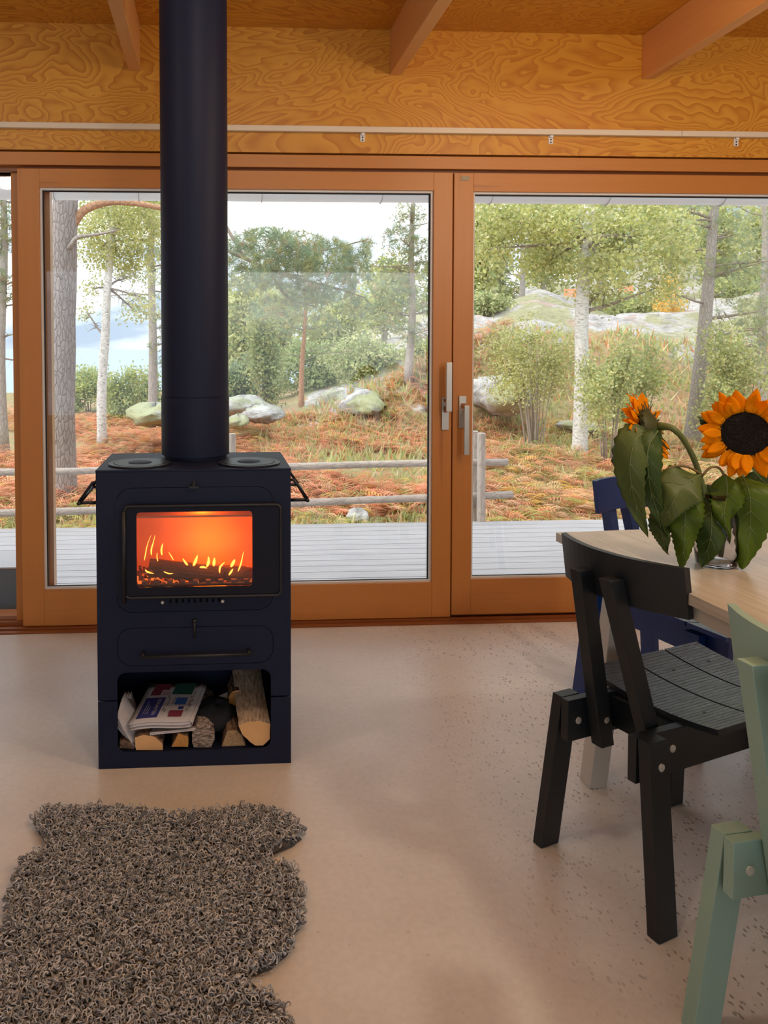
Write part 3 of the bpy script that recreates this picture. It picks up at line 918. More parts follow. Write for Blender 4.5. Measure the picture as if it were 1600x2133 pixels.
# distance-ish to centre for pile height
seg = 8; sides = 3
tt = np.linspace(0, 1, seg)
ang0 = rng.uniform(0, 2 * PI, N); turn = rng.uniform(3.6, 6.0, N) * rng.choice([-1, 1], N); rad = rng.uniform(.0040, .0078, N); ht = rng.uniform(.006, .017, N)
tilt = rng.uniform(-.6, .6, (N, 2)); thick = rng.uniform(.0018, .0032, N)
a_ = ang0[:, None] + turn[:, None] * tt[None]
rr = rad[:, None] * (1 - .35 * tt[None])
cxx = xs[:, None] + rr * np.cos(a_) ; cyy = ys[:, None] + rr * np.sin(a_)
czz = .012 + ht[:, None] * np.sin(tt[None] * 2.2) / .9
cxx = cxx + tilt[:, :1] * (czz - .01); cyy = cyy + tilt[:, 1:] * (czz - .01)
Pc = np.stack([cxx, cyy, czz], -1)
T = np.gradient(Pc, axis=1); T /= np.linalg.norm(T, axis=2, keepdims=True) + 1e-9
U = np.cross(T, np.array([0, 0, 1.])); U /= np.linalg.norm(U, axis=2, keepdims=True) + 1e-9
V = np.cross(U, T)
th_ = thick[:, None] * (1 - .6 * tt[None])
rings = np.stack([Pc + th_[..., None] * (math.cos(2 * PI * q / sides) * U + math.sin(2 * PI * q / sides) * V) for q in range(sides)], 2)   # N,seg,sides,3
Vv = rings.reshape(-1, 3)
idx = np.arange(N * seg * sides).reshape(N, seg, sides)
q0 = idx[:, :-1, :]; q1 = np.roll(idx, -1, 2)[:, :-1, :]; q2 = np.roll(idx, -1, 2)[:, 1:, :]; q3 = idx[:, 1:, :]
Fq = np.stack([q0, q1, q2, q3], -1).reshape(-1, 4)
me = bpy.data.meshes.new('wool'); L = np.array(rug.location)
me.vertices.add(len(Vv)); me.vertices.foreach_set('co', (Vv - L).astype(np.float32).ravel())
me.loops.add(Fq.size); me.loops.foreach_set('vertex_index', Fq.astype(np.int32).ravel())
me.polygons.add(len(Fq)); me.polygons.foreach_set('loop_start', np.arange(len(Fq), dtype=np.int32) * 4)
for c in ((.62, .62, .64), (.32, .33, .35), (.18, .185, .205), (.46, .46, .48)):
    me.materials.append(simple('wool_curl', c, .55, spec=.4))
mi = np.repeat(rng.choice([0, 1, 2, 3], N, p=[.28, .30, .14, .28]), (seg - 1) * sides)
me.polygons.foreach_set('material_index', mi.astype(np.int32)); me.polygons.foreach_set('use_smooth', np.ones(len(Fq), bool))
me.update(calc_edges=True)
wo = bpy.data.objects.new('wool', me); COL.objects.link(wo); wo.parent = rug; wo['kind'] = 'stuff'

# ------------------------------------------------------------------ table
M_tab = NT('white_glazed_pine'); _v = M_tab.coord((2.5, 40, 40)); _n = M_tab.noise(M_tab.coord((45, 1.6, 45)), 2.2, 5, .65)
M_tab.l(M_tab.ramp(_n, [(.3, (.38, .345, .295)), (.55, (.50, .465, .41)), (.75, (.58, .55, .50))]), M_tab.b.inputs['Base Color']); M_tab.b.inputs['Roughness'].default_value = .30
M_tab.bump(_n, .12, .002); M_tab = M_tab.mat
M_tabp = simple('grey_white_paint', (.50, .48, .44), .45)
TA = math.radians(4.5)
corner = Vector((.921, 1.953, 0))
tb = thing('dining_table', 'pale wooden dining table with grey-white legs, sunflowers standing on it', 'table', (corner.x, corner.y, 0), TA)
TW, TLn = 1.02, 1.75
MB().box(0, TW, -TLn, 0, .676, .700).build('tabletop', M_tab, tb, bevel=.0015, local=True)
b = MB(); b.box(.022, .042, -TLn + .06, -.05, .640, .6755); b.box(TW - .042, TW - .022, -TLn + .06, -.05, .640, .6755); b.box(.042, TW - .042, -.07, -.05, .640, .6755)
ap = b.build('apron', M_tabp, tb, local=True)
for yy in (-.36, -.95, -1.4):
    MB().tube([(.0215, yy, .660), (.0185, yy, .660)], .0065, 10).build('bolt', M_bolt, ap, local=True)
for (sx, sy) in ((0, 0), (0, 1), (1, 0), (1, 1)):
    fx = .115 if sx == 0 else TW - .115; fy = -.005 if sy == 0 else -TLn + .06
    tx = .175 if sx == 0 else TW - .175; ty = -.035 if sy == 0 else -TLn + .14
    mb = MB(); mb.bar((fx, fy, .0005), (tx, ty, .6755), .050, .050)
    mb.build('leg', M_tabp, tb, bevel=.002, local=True)


# ------------------------------------------------------------------ chairs
def make_chair(label, loc, rz, body, seatm, group, boltm=M_bolt):
    ch = thing('dining_chair', label, 'chair', loc, rz, group)
    for s in (1, -1):
        mb = MB(); mb.bar((.002, .157 * s, .0005), (.018, .115 * s, .385), .055, .028); mb.build('leg', body, ch, bevel=.0015, local=True)
        mb = MB(); mb.bar((.425, .143 * s, .0005), (.405, .117 * s, .360), .050, .028); mb.build('leg', body, ch, bevel=.0015, local=True)
        # seat rail
        y0, y1 = .080 * s, .1005 * s
        mb = MB(); lo_, hi_ = min(y0, y1), max(y0, y1)
        mb.hexa([(-.012, lo_, .288), (.50, lo_, .282), (.50, hi_, .282), (-.012, hi_, .288), (-.012, lo_, .385), (.50, lo_, .372), (.50, hi_, .372), (-.012, hi_, .385)])
        rl = mb.build('seat_rail', body, ch, bevel=.0015, local=True)
        # slanting back post
        mb = MB()
        a = Vector((.082 if s > 0 else .090, .0645 * s, .272 if s > 0 else .300)); c = Vector((-.020, .039 * s, .706))
        mb.bar(a, c, .040, .030); mb.build('back_post', body, ch, bevel=.0015, local=True)
        for (f_in, z, ya, yb) in ((.020, .334, .1330, .1385), (.072, .340, .1005, .1035)):
            for side in (1, -1):
                f = f_in if side == -1 or f_in < .05 else .098
                if side == 1: y_a, y_b = ya * s, yb * s
                else: y_a, y_b = (.0795 * s, .0765 * s) if f < .05 else (.0475 * s, .0445 * s)
                MB().tube([(f, y_a, z), (f, (y_a * .3 + y_b * .7), z), (f, y_b, z)], [.0085, .008, .004], 14).build('bolt', boltm, ch, smooth=False, local=True)
    for f0, f1 in ((.128, .150), (.36, .385)):
        MB().box(f0, f1, -.0795, .0795, .300, .372).build('cross_rail', body, ch, bevel=.001, local=True)

    def zs(y): return .386 + .016 * (y / .165) ** 2
    for i, (f0, f1) in enumerate(((.145, .283), (.289, .415), (.421, .545))):
        P = [[(f0, y, zs(y)), (f1, y, zs(y))] for y in [-.168 + .336 * k / 16 for k in range(17)]]
        P2 = [[(f0, y, zs(y) - .013), (f1, y, zs(y) - .013)] for y in [-.168 + .336 * k / 16 for k in range(17)]]
        mb = MB(); mb.grid(P, 0); nb = len(mb.v)
        mb.grid([list(reversed(r_)) for r_ in P2], 1)
        nc = 17
        for k in range(16):
            mb.f.append((2 * k, 2 * k + 2, nb + 2 * k + 3, nb + 2 * k + 1)); mb.m.append(1)
            mb.f.append((2 * k + 3, 2 * k + 1, nb + 2 * k, nb + 2 * k + 2)); mb.m.append(1)
        mb.f.append((0, nb + 1, nb + 0, 1)); mb.m.append(1); mb.f.append((32, 33, nb + 32, nb + 33)); mb.m.append(1)
        sb = mb.build('seat_board', [seatm, body], ch, local=True)
        for y in (-.09, .09):
            MB().tube([((f0 + f1) / 2, y, zs(y) - .001), ((f0 + f1) / 2, y, zs(y) + .0006)], .0042, 10).build('screw', body, sb, local=True)
    # curved back
    P = []; Q = []
    K = 16
    for k in range(K + 1):
        y = -.160 + .320 * k / K; fx = .004 + .046 * (y / .16) ** 2
        P.append([Vector((fx + .010, y, .645)), Vector((fx - .006, y, .752))])
        Q.append([Vector((fx + .026, y, .645)), Vector((fx + .010, y, .752))])
    mb = MB(); mb.grid(P); nb = len(mb.v); mb.grid([list(reversed(r_)) for r_ in Q])
    for k in range(K):
        mb.f.append((2 * k, 2 * k + 2, nb + 2 * k + 3, nb + 2 * k + 1)); mb.m.append(0)
        mb.f.append((2 * k + 3, 2 * k + 1, nb + 2 * k, nb + 2 * k + 2)); mb.m.append(0)
    mb.f.append((0, nb + 1, nb, 1)); mb.m.append(0); mb.f.append((2 * K, 2 * K + 1, nb + 2 * K, nb + 2 * K + 1)); mb.m.append(0)
    mb.build('backrest', body, ch, local=True)
    return ch


CG = 'plywood chairs around the dining table'
M_cb = simple('black_stain', (.007, .011, .016), .5, bump=(400, .25, .001))
M_cbs = grooved('black_seat', (.055, .062, .072), .26, axis=1)
M_cm = simple('mint_paint', (.27, .42, .36), .5, bump=(500, .15, .001)); M_cms = grooved('mint_seat', (.27, .42, .36), .4, axis=1)
M_cn = simple('blue_paint', (.003, .026, .15), .42); M_cns = grooved('blue_seat', (.12, .18, .36), .25, axis=1)
make_chair('black-stained plywood chair with grooved seat, pushed in at the near corner of the table', (.850, 1.577, 0), math.radians(20.5), M_cb, M_cbs, CG)
make_chair('mint green chair at the right edge, mostly cut off by the frame', (.873, 1.076, 0), math.radians(8.2), M_cm, M_cms, CG)
_o = Vector((1.371, 2.358, 0)); _a0, _a1 = math.radians(-81), math.radians(-74)
_e = lambda a: Vector((.05 * math.cos(a) + .16 * math.sin(a), .05 * math.sin(a) - .16 * math.cos(a), 0))
BLUE = _o + _e(_a0) - _e(_a1) + Vector((.05, .14, 0))
make_chair('dark blue chair on the far side of the table, partly hidden by sunflower leaves', BLUE, math.radians(-74), M_cn, M_cns, CG)

# ------------------------------------------------------------------ vase and sunflowers
vc = atz(1492, 1176, .7)
va = thing('glass_vase', 'small clear glass vase on the table, hidden by drooping sunflower leaves', 'vase', (vc.x, vc.y, .7))
gl = NT('clear_glass'); gl.b.inputs['Transmission Weight'].default_value = 1; gl.b.inputs['Roughness'].default_value = .02; gl.b.inputs['IOR'].default_value = 1.45; gl = gl.mat
MB().lathe([(.030, .0006), (.042, .004), (.048, .05), (.044, .11), (.034, .15), (.036, .165), (.034, .165), (.032, .15), (.042, .11), (.045, .05), (.040, .008), (.001, .008)], (vc.x, vc.y, .7), 40).build('vase_body', gl, va, smooth=True)
M_stem = simple('flower_stem', (.10, .13, .035), .5, var=.2)
M_petal = leafmat('petal_yellow', (1.0, .37, .002), .4, .6, .10); M_petal.node_tree.nodes['Principled BSDF'].inputs['Specular IOR Level'].default_value = .08
M_disc = simple('seed_disc', (.012, .008, .006), .8, bump=(260, 1, .01))
M_lf1 = leafmat('leaf_green', (.095, .165, .012), .3, .45, .3); M_lf2 = leafmat('leaf_dark', (.045, .085, .016), .2, .45, .3); M_lf3 = leafmat('leaf_grey_green', (.095, .135, .035), .2, .45, .3)
M_vein = simple('leaf_vein', (.13, .18, .06), .5)
M_sepal = leafmat('sepal', (.05, .055, .015), .15, .5, .3)


def bez(pts, n):
    """smooth curve through points"""
    P = [Vector(p) for p in pts]; P = [P[0] * 2 - P[1]] + P + [P[-1] * 2 - P[-2]]
    outp = []; segs = len(P) - 3
    for i in range(n + 1):
        t = i / n * segs; k = min(int(t), segs - 1); t -= k
        p0, p1, p2, p3 = P[k:k + 4]
        outp.append(.5 * ((2 * p1) + (-p0 + p2) * t + (2 * p0 - 5 * p1 + 4 * p2 - p3) * t * t + (-p0 + 3 * p1 - 3 * p2 + p3) * t ** 3))
    return outp


def leaf(pts, width, mat, parent, fold=.35, seed=0, side=None, skew=0):
    rd = random.Random(seed)
    n = 26; m = 5
    C = bez([at(*p) for p in pts], n)
    width *= 1.15
    nrm0 = Vector((-.45, -.85, .25)).normalized() if side is None else Vector(side).normalized()
    P = []
    ph = rd.uniform(0, 6)
    for i, c in enumerate(C):
        t = i / n
        d = (C[min(i + 1, n)] - C[max(i - 1, 0)]).normalized()
        s = d.cross(nrm0).normalized(); nr = s.cross(d).normalized()
        w = width * (math.sin(PI * min(1, t ** .62 * 1.0)) ** .75 * (1 - .25 * t) + .02) * (1.08 if t < .5 else 1)
        if t < .10: w = width * (.15 + 6.0 * t)
        ser = .94 if i % 2 else 1.06
        row = []
        for j in range(-m, m + 1):
            u = j / m
            ww = w * u * (ser if abs(j) == m else 1) * (1 + skew * (1 if u > 0 else -1))
            h = -abs(u) ** 1.3 * fold * w + .005 * math.sin(9 * t + ph + u * 2.3) + .004 * math.sin(17 * t * (1 + .3 * u) + ph * 2) * abs(u) + rd.uniform(-.0007, .0007)
            row.append(c + s * ww + nr * h)
        P.append(row)
    for row in P:
        for p in row: p.z = max(p.z, .7035)
    lf = MB().grid(P).build('leaf', mat, parent, smooth=True, solid=.0006)
    mid = [row[m] + nrm0 * .0008 for row in P]
    for p in mid: p.z = max(p.z, .7035)
    MB().tube(mid[:-2], [.0013 * (1 - .8 * k / len(mid)) for k in range(len(mid) - 2)], 6).build('midrib', M_vein, lf, smooth=True)
    for sg in (1, -1):
        b = MB()
        for k in (4, 8, 12, 16, 20):
            b.tube([P[k][m] + nrm0 * .0006, P[min(k + 2, n)][m + sg * 2] + nrm0 * .0006, P[min(k + 4, n)][m + sg * 4] + nrm0 * .0006], [.0007, .0005, .0003], 5)
        b.build('side_veins', M_vein, lf, smooth=True)
    return lf


def head(parent, c, nrm, Rd, Rp, npet=34, seed=0, inner=0):
    rd = random.Random(seed); nrm = Vector(nrm).normalized(); s, t = ortho(nrm)
    # disc
    P = []
    for i in range(9):
        rr = Rd * i / 8; row = []
        for k in range(33):
            a = 2 * PI * k / 32; row.append(c + s * (math.cos(a) * rr) + t * (math.sin(a) * rr) + nrm * (.010 * math.cos(i / 8 * PI / 2) ** .7 + (rd.uniform(-.0012, .0012) if i < 8 else -.002)))
        row[-1] = row[0]; P.append(row)
    MB().grid(P).build('flower_disc', M_disc, parent, smooth=False, solid=.002)
    b = MB()
    for k in range(420):   # florets
        rr = Rd * .98 * math.sqrt((k + .5) / 420); a = k * 2.39996
        p = c + s * (math.cos(a) * rr) + t * (math.sin(a) * rr) + nrm * (.010 * math.cos(rr / Rd * PI / 2) ** .7)
        q = p + nrm * rd.uniform(.003, .006) + (s * math.cos(a) + t * math.sin(a)) * .001
        b.tube([p, q], [.0013, .0007], 5)
    b.build('florets', M_disc, parent)
    # petals, each a mesh of its own
    for k in range(npet + inner):
        inn_ = k >= npet
        a = 2 * PI * k / npet + rd.uniform(-.10, .10) if not inn_ else rd.uniform(0, 2 * PI); L = ((Rp - Rd) * rd.uniform(.74, 1.12) + .008) * (.72 if inn_ else 1); wd = rd.uniform(.0095, .0145)
        dr_ = s * math.cos(a) + t * math.sin(a); sd = nrm.cross(dr_).normalized(); lift = rd.uniform(-.25, .30) if not inn_ else rd.uniform(.3, 1.0); base = c + dr_ * (Rd - .006) + nrm * (.001 + .003 * (k % 2) + (.004 if inn_ else 0)); tw = rd.uniform(-.6, .6)
        P = []
        for i in range(7):
            tt_ = i / 6; w = wd * (math.sin(PI * (.12 + .86 * tt_)) ** .8) * (1 if i < 6 else .12)
            cc = base + dr_ * (L * tt_) + nrm * (L * lift * tt_ ** 2) + sd * (L * .12 * tw * tt_ ** 2)
            row = []
            for j in (-1, -.5, 0, .5, 1): row.append(cc + (sd * math.cos(tw * tt_) + nrm * math.sin(tw * tt_)) * (w * j) + nrm * (abs(j) * .002 * math.cos(3 * tt_)))
            P.append(row)
        MB().grid(P).build('petal', M_petal, parent, smooth=True, solid=.0005)
    # green back and sepals
    b = MB(); P = []
    for i in range(7):
        rr = Rd * (1.02 - .85 * (i / 6) ** 2.0); dd = .022 * i / 6; row = []
        for k in range(25):
            a = 2 * PI * k / 24; row.append(c + s * (math.cos(a) * rr) + t * (math.sin(a) * rr) - nrm * (dd + .001))
        row[-1] = row[0]; P.append(row)
    b.grid(P)
    b.build('calyx', M_sepal, parent, smooth=True)
    for k in range(22):
        a = 2 * PI * k / 22 + rd.uniform(-.1, .1); dr_ = s * math.cos(a) + t * math.sin(a); sd = nrm.cross(dr_); L = rd.uniform(.024, .042); w = .006
        rows = []
        for i in range(5):
            tt_ = i / 4; cc = c + dr_ * (Rd * .78 + L * tt_) - nrm * (.008 - .004 * tt_ + rd.uniform(0, .012) * tt_ ** 2); ww = w * (1 - tt_) + .0003
            rows.append([cc - sd * ww, cc - nrm * .001, cc + sd * ww])
        MB().grid(rows).build('sepal', M_sepal, parent, smooth=True, solid=.0005)


YF = vc.y
SG = 'sunflowers in the glass vase'
f1 = thing('sunflower', 'sunflower facing the camera with a big dark brown centre, on the right', 'sunflower', (vc.x + .01, vc.y, .72), group=SG)
hc = at(1553, 903, YF - .03)
head(f1, hc, (-.52, -.85, .10), .0535, .100, 34, 3, 22)
top = hc + Vector((.012, .030, -.004))
MB().tube(bez([(vc.x + .010, vc.y, .715), at(1512, 1100, YF + .01), at(1545, 990, YF + .03), at(1562, 930, YF + .025), top], 16), [.0055] * 17, 10).build('stem', M_stem, f1, smooth=True)
leaf([(1512, 990, YF - .01), (1515, 1030, YF - .035), (1508, 1075, YF - .045), (1518, 1130, YF - .04)], .030, M_lf1, f1, .3, 1)
leaf([(1548, 992, YF - .01), (1562, 1040, YF - .045), (1562, 1110, YF - .05), (1544, 1192, YF - .045)], .047, M_lf1, f1, .22, 2)
leaf([(1565, 980, YF + .03), (1590, 1000, YF + .05), (1625, 1035, YF + .06), (1650, 1080, YF + .06)], .042, M_lf2, f1, .25, 3)
leaf([(1500, 896, YF + .05), (1484, 884, YF + .05), (1468, 876, YF + .05), (1452, 868, YF + .055)], .013, M_lf2, f1, .3, 4)
f2 = thing('sunflower', 'drooping sunflower turned away, green back of its head showing, on the left', 'sunflower', (vc.x - .015, vc.y, .72), group=SG)
hc2 = at(1352, 893, YF + .03)
head(f2, hc2, (-.55, .62, -.30), .046, .090, 34, 8, 14)
hb = hc2 - Vector((-.55, .62, -.30)).normalized() * .022
MB().tube(bez([(vc.x - .012, vc.y, .715), at(1476, 1080, YF), at(1456, 985, YF - .005), at(1430, 925, YF - .012), at(1402, 893, YF - .015), hb], 20), [.0062] * 15 + [.0068, .0072, .0078, .0085, .0095, .010], 10).build('stem', M_stem, f2, smooth=True)
leaf([(1352, 898, YF - .02), (1325, 915, YF - .04), (1312, 975, YF - .05), (1325, 1050, YF - .05), (1350, 1118, YF - .045)], .034, M_lf3, f2, .3, 5)
leaf([(1372, 895, YF - .03), (1350, 935, YF - .045), (1352, 1000, YF - .05), (1368, 1060, YF - .05), (1392, 1120, YF - .045)], .026, M_lf2, f2, .3, 6)
leaf([(1458, 990, YF - .02), (1425, 1010, YF - .05), (1400, 1050, YF - .06), (1378, 1100, YF - .055)], .042, M_lf3, f2, .25, 7)
leaf([(1440, 1010, YF - .02), (1428, 1070, YF - .05), (1425, 1130, YF - .055), (1418, 1185, YF - .05)], .031, M_lf1, f2, .3, 8)
leaf([(1470, 1010, YF), (1482, 1070, YF - .03), (1478, 1130, YF - .04), (1462, 1182, YF - .035)], .038, M_lf2, f2, .25, 9)
leaf([(1385, 1050, YF - .01), (1375, 1090, YF - .03), (1382, 1125, YF - .035), (1392, 1152, YF - .02)], .020, M_lf3, f2, .3, 10)
for pp in ([(1462, 988), (1430, 972), (1395, 974), (1372, 998)], [(1462, 992), (1480, 974), (1498, 975), (1510, 992)]):
    MB().tube(bez([at(x, y, YF - .012) for x, y in pp], 10), [.0028] * 11, 8).build('leaf_stalk', simple('stalk_brown_green', (.16, .11, .035), .5), f2, smooth=True)

# ------------------------------------------------------------------ outdoors: deck, gutter, fence
M_deck = NT('weathered_deck'); _n = M_deck.noise(M_deck.coord((1.2, 26, 26)), 2.5, 5, .65)
M_deck.l(M_deck.ramp(_n, [(.3, (.34, .34, .36)), (.6, (.47, .47, .49))]), M_deck.b.inputs['Base Color']); M_deck.b.inputs['Roughness'].default_value = .75; M_deck.bump(_n, .3, .004); M_deck = M_deck.mat
b = MB(); y = 3.41
while y < 5.12:
    b.box(-4.5, 6.5, y, y + .108, -.078, -.05); y += .114
b.box(-4.5, 6.5, 3.41, 5.13, -.16, -.082)
struct(b.build('deck', M_deck))
# gutter along the eave
M_gut = leafmat('white_plastic_gutter', (.78, .79, .80), .5, .35, 0)
gy, gz = 4.72, at(1000, 423, 4.72).z
gt = thing('rain_gutter', 'white half-round rain gutter along the eave outside the glass doors', 'gutter', (1, gy, gz))
P = []
for k in range(13):
    a = PI * k / 12
    P.append([(-4.5, gy - .065 * math.cos(a), gz + .065 - .065 * math.sin(a)), (6.5, gy - .065 * math.cos(a), gz + .065 - .065 * math.sin(a))])
MB().grid(P).build('trough', M_gut, gt, smooth=True, solid=.003)
for px in (115, 290, 545, 793, 1020, 1262, 1500):
    x = at(px, 410, gy).x; b = MB(); pts = []
    for k in range(13):
        a = PI * k / 12; pts.append((x, gy - .070 * math.cos(a), gz + .065 - .070 * math.sin(a)))
    b.tube(pts, .0055, 6, flat=.5); b.build('bracket', simple('bracket_grey', (.42, .43, .45), .4), gt)
# box outside, left
a = at(30, 1181, 3.50); top_z = a.z
sbx = thing('storage_box', 'low blue-grey box with a pale lid on the deck, at the left edge', 'box', (-1.5, 3.6, -.05))
MB().box(-2.2, a.x + .10, 3.50, 3.78, -.0495, top_z - .012).build('box_body', simple('blue_grey_panel', (.12, .19, .27), .35), sbx, bevel=.004)
MB().box(-2.2, a.x + .10, 3.495, 3.79, top_z - .009, top_z).build('box_lid', simple('pale_lid', (.46, .46, .48), .5), sbx, bevel=.002)
# log fence
M_pole = barkmat('peeled_pole', (.58, .53, .48), (.34, .29, .25), (8, 30, 30), .25)
M_post = barkmat('peeled_post', (.60, .55, .50), (.36, .31, .27), (30, 30, 6), .25)
M_pend = simple('sawn_pole_end', (.66, .58, .48), .8)
YFn = 5.30
fe = thing('log_fence', 'rustic fence of peeled round poles beyond the deck', 'fence', (0, YFn, -.35))


def pole(pts, r, name, m, jit=.05):
    P3 = [at(*p) for p in pts]
    d = (P3[-1] - P3[0]); Pn = [P3[0] + (P3[-1] - P3[0]) * (k / 10) + Vector((0, random.uniform(-.004, .004), random.uniform(-.004, .004))) for k in range(11)]
    mb = MB(); mb.tube(Pn, [r * random.uniform(.94, 1.06) for _ in Pn], 12, caps=True, jit=.0)
    return mb.build(name, m, fe, smooth=True)


pole([(-500, 995, YFn), (1057, 962, YFn)], .026, 'rail', M_pole)
pole([(-500, 1088, YFn), (1067, 1031, YFn)], .028, 'rail', M_pole)
for (px, py0, py1, dy, r) in ((1003, 902, 1106, -.062, .030), (988, 898, 1100, .070, .030), (484, 903, 1100, .06, .026), (470, 905, 1108, -.058, .028), (-160, 915, 1110, -.06, .03)):
    p0 = at(px, py0, YFn + dy); p1 = at(px, py1, YFn + dy)
    if px == 1003: p1.z = -.05
    pz0 = min(p1.z, -.1) if px != 1003 else p1.z
    MB().tube([(p0.x + .004, p0.y, pz0 - .25), (p0.x, p0.y, (p0.z + pz0) / 2), (p0.x, p0.y, p0.z)], [r * 1.03, r, r * .97], 14).build('post', M_post, fe, smooth=False)

# ------------------------------------------------------------------ ground
M_grass_soil = NT('forest_floor'); _n = M_grass_soil.noise(M_grass_soil.coord(), 1.3, 6, .65); _n2 = M_grass_soil.noise(M_grass_soil.coord(), 9, 5, .7)
_c = M_grass_soil.ramp(_n, [(.35, (.40, .38, .16)), (.5, (.46, .36, .20)), (.62, (.56, .34, .20))])
_c2 = M_grass_soil.ramp(_n2, [(.3, (.55, .55, .5)), (.7, (1, 1, 1))])
M_grass_soil.l(M_grass_soil.mix(1, _c, _c2, 'MULTIPLY'), M_grass_soil.b.inputs['Base Color']); M_grass_soil.b.inputs['Roughness'].default_value = 1; M_grass_soil.bump(_n2, .8, .05); M_grass_soil = M_grass_soil.mat


def rockmat(name, a, b_, moss):
    m = NT(name); n1 = m.noise(m.coord(), 2.2, 7, .7); n2 = m.noise(m.coord(), .9, 4, .6)
    c = m.ramp(n1, [(.38, b_), (.56, a)]); c = m.mix(m.ramp(n2, [(.48, (0, 0, 0)), (.58, (.8, .8, .8))]), c, moss)
    m.l(c, m.b.inputs['Base Color']); m.b.inputs['Roughness'].default_value = .95; m.bump(n1, .8, .1)
    return m.mat


M_rock = rockmat('lichen_granite', (.66, .63, .62), (.34, .32, .31), (.46, .46, .24))
M_rock2 = rockmat('grey_boulder', (.58, .57, .55), (.24, .23, .22), (.38, .40, .18))


def sm(a, b_, x): t = np.clip((x - a) / (b_ - a), 0, 1); return t * t * (3 - 2 * t)


_TT = np.array([-5, .06, .10, .17, .24, .29, .36, .44, .55, .65, .9, 3.])
_HR = np.array([-.3, -.3, -.2, .55, 1.2, 1.75, 2.25, 2.9, 2.45, 2.5, 2.9, 3.2]) + .36
_HF = np.array([0, 0, 0, .6, 1.2, 1.6, 2.0, 2.2, 3.2, 5.2, 6, 6.])


def vnoise(x, y, sc, seed=0):
    x = x * sc; y = y * sc; xi = np.floor(x).astype(int); yi = np.floor(y).astype(int); fx = x - xi; fy = y - yi
    fx = fx * fx * (3 - 2 * fx); fy = fy * fy * (3 - 2 * fy)

    def h(a, b_):
        n = np.sin(a * 127.1 + b_ * 311.7 + seed * 74.7) * 43758.5453
        return n - np.floor(n)
    return (h(xi, yi) * (1 - fx) + h(xi + 1, yi) * fx) * (1 - fy) + (h(xi, yi + 1) * (1 - fx) + h(xi + 1, yi + 1) * fx) * fy - .5


def H(x, y):
    x = np.asarray(x, float); y = np.asarray(y, float)
    t = x / np.maximum(y, 1)
    k = np.clip((y - 12.5) / 9.5, 0, 1)
    k = (k + .35 * sm(.05, .3, k) * (1 - k) + .12 * vnoise(x, y, .45, 3) * np.sin(PI * k))
    hill = np.interp(t, _TT, _HR) * k
    rough = sm(.02, .3, k) * sm(.08, .2, t)
    hill = hill + rough * (.75 * vnoise(x, y, .30, 1) + .42 * vnoise(x, y, .8, 2) + .16 * vnoise(x, y, 2.0, 4))
    hill = hill + np.interp(t, _TT, _HF) * sm(25, 50, y)
    drop = -7.2 * sm(26, 46, y) * (1 - sm(.02, .16, t))
    return -.36 + hill + drop + .06 * np.sin(x * 1.7 + .5) * np.cos(y * 1.3) + .03 * np.sin(x * 4.1 + y * 2.7)


gx = np.concatenate([np.linspace(-60, -12, 20)[:-1], np.linspace(-12, 30, 190), np.linspace(30, 90, 24)[1:]])
gyv = np.concatenate([np.linspace(3.6, 30, 190), np.linspace(30, 80, 50)[1:]])
Gx, Gy = np.meshgrid(gx, gyv); Gz = H(Gx, Gy)
low = (Gy < 5.35); Gz = np.where(low, np.minimum(Gz, -.36), Gz)
V_ = np.stack([Gx, Gy, Gz], -1).reshape(-1, 3); nc = len(gx); nr_ = len(gyv)
ii = np.arange(nr_ * nc).reshape(nr_, nc)
Fg = np.stack([ii[:-1, :-1], ii[:-1, 1:], ii[1:, 1:], ii[1:, :-1]], -1).reshape(-1, 4)
M_hill = NT('lichen_rock_slope'); _n = M_hill.noise(M_hill.coord(), 1.9, 8, .72); _n2 = M_hill.noise(M_hill.coord(), .55, 5, .65); _n3 = M_hill.noise(M_hill.coord((1, 1, 3)), 7, 5, .7)
_c = M_hill.ramp(_n, [(.36, (.36, .33, .31)), (.46, (.60, .57, .55)), (.60, (.74, .71, .69))])
_c = M_hill.mix(M_hill.ramp(_n2, [(.47, (0, 0, 0)), (.55, (.85, .85, .85))]), _c, (.46, .45, .22))
_c = M_hill.mix(M_hill.ramp(M_hill.noise(M_hill.coord(), .8, 5, .6), [(.57, (0, 0, 0)), (.63, (.7, .7, .7))]), _c, (.62, .42, .33))
M_hill.l(M_hill.mix(1, _c, M_hill.ramp(_n3, [(.3, (.6, .6, .6)), (.6, (1, 1, 1))]), 'MULTIPLY'), M_hill.b.inputs['Base Color']); M_hill.b.inputs['Roughness'].default_value = 1
M_hill.bump(_n3, .9, .12); M_hill = M_hill.mat
me = bpy.data.meshes.new('ground'); me.from_pydata(V_.tolist(), [], Fg.tolist()); me.materials.append(M_grass_soil); me.materials.append(M_hill)
_fc = V_[Fg].mean(1); _ft = _fc[:, 0] / _fc[:, 1]
_rk = (_ft > .12) & (_fc[:, 1] + 3 * vnoise(_fc[:, 0], _fc[:, 1], .5, 9) > 14.8)
me.polygons.foreach_set('material_index', _rk.astype(np.int32))
me.polygons.foreach_set('use_smooth', [True] * len(me.polygons)); me.update()
struct(bpy.data.objects.new('ground', me)); COL.objects.link(bpy.data.objects['ground'])

M_sea = NT('sea_water'); M_sea.b.inputs['Base Color'].default_value = (.34, .44, .56, 1); M_sea.b.inputs['Roughness'].default_value = .45
M_sea.bump(M_sea.noise(M_sea.coord((.02, .1, 1)), 3, 4), .5, 1.0); M_sea = M_sea.mat
o = MB().add([(-9000, 40, -7), (3000, 40, -7), (3000, 8000, -7), (-9000, 8000, -7)], [(0, 1, 2, 3)]).build('sea', M_sea)
struct(o)


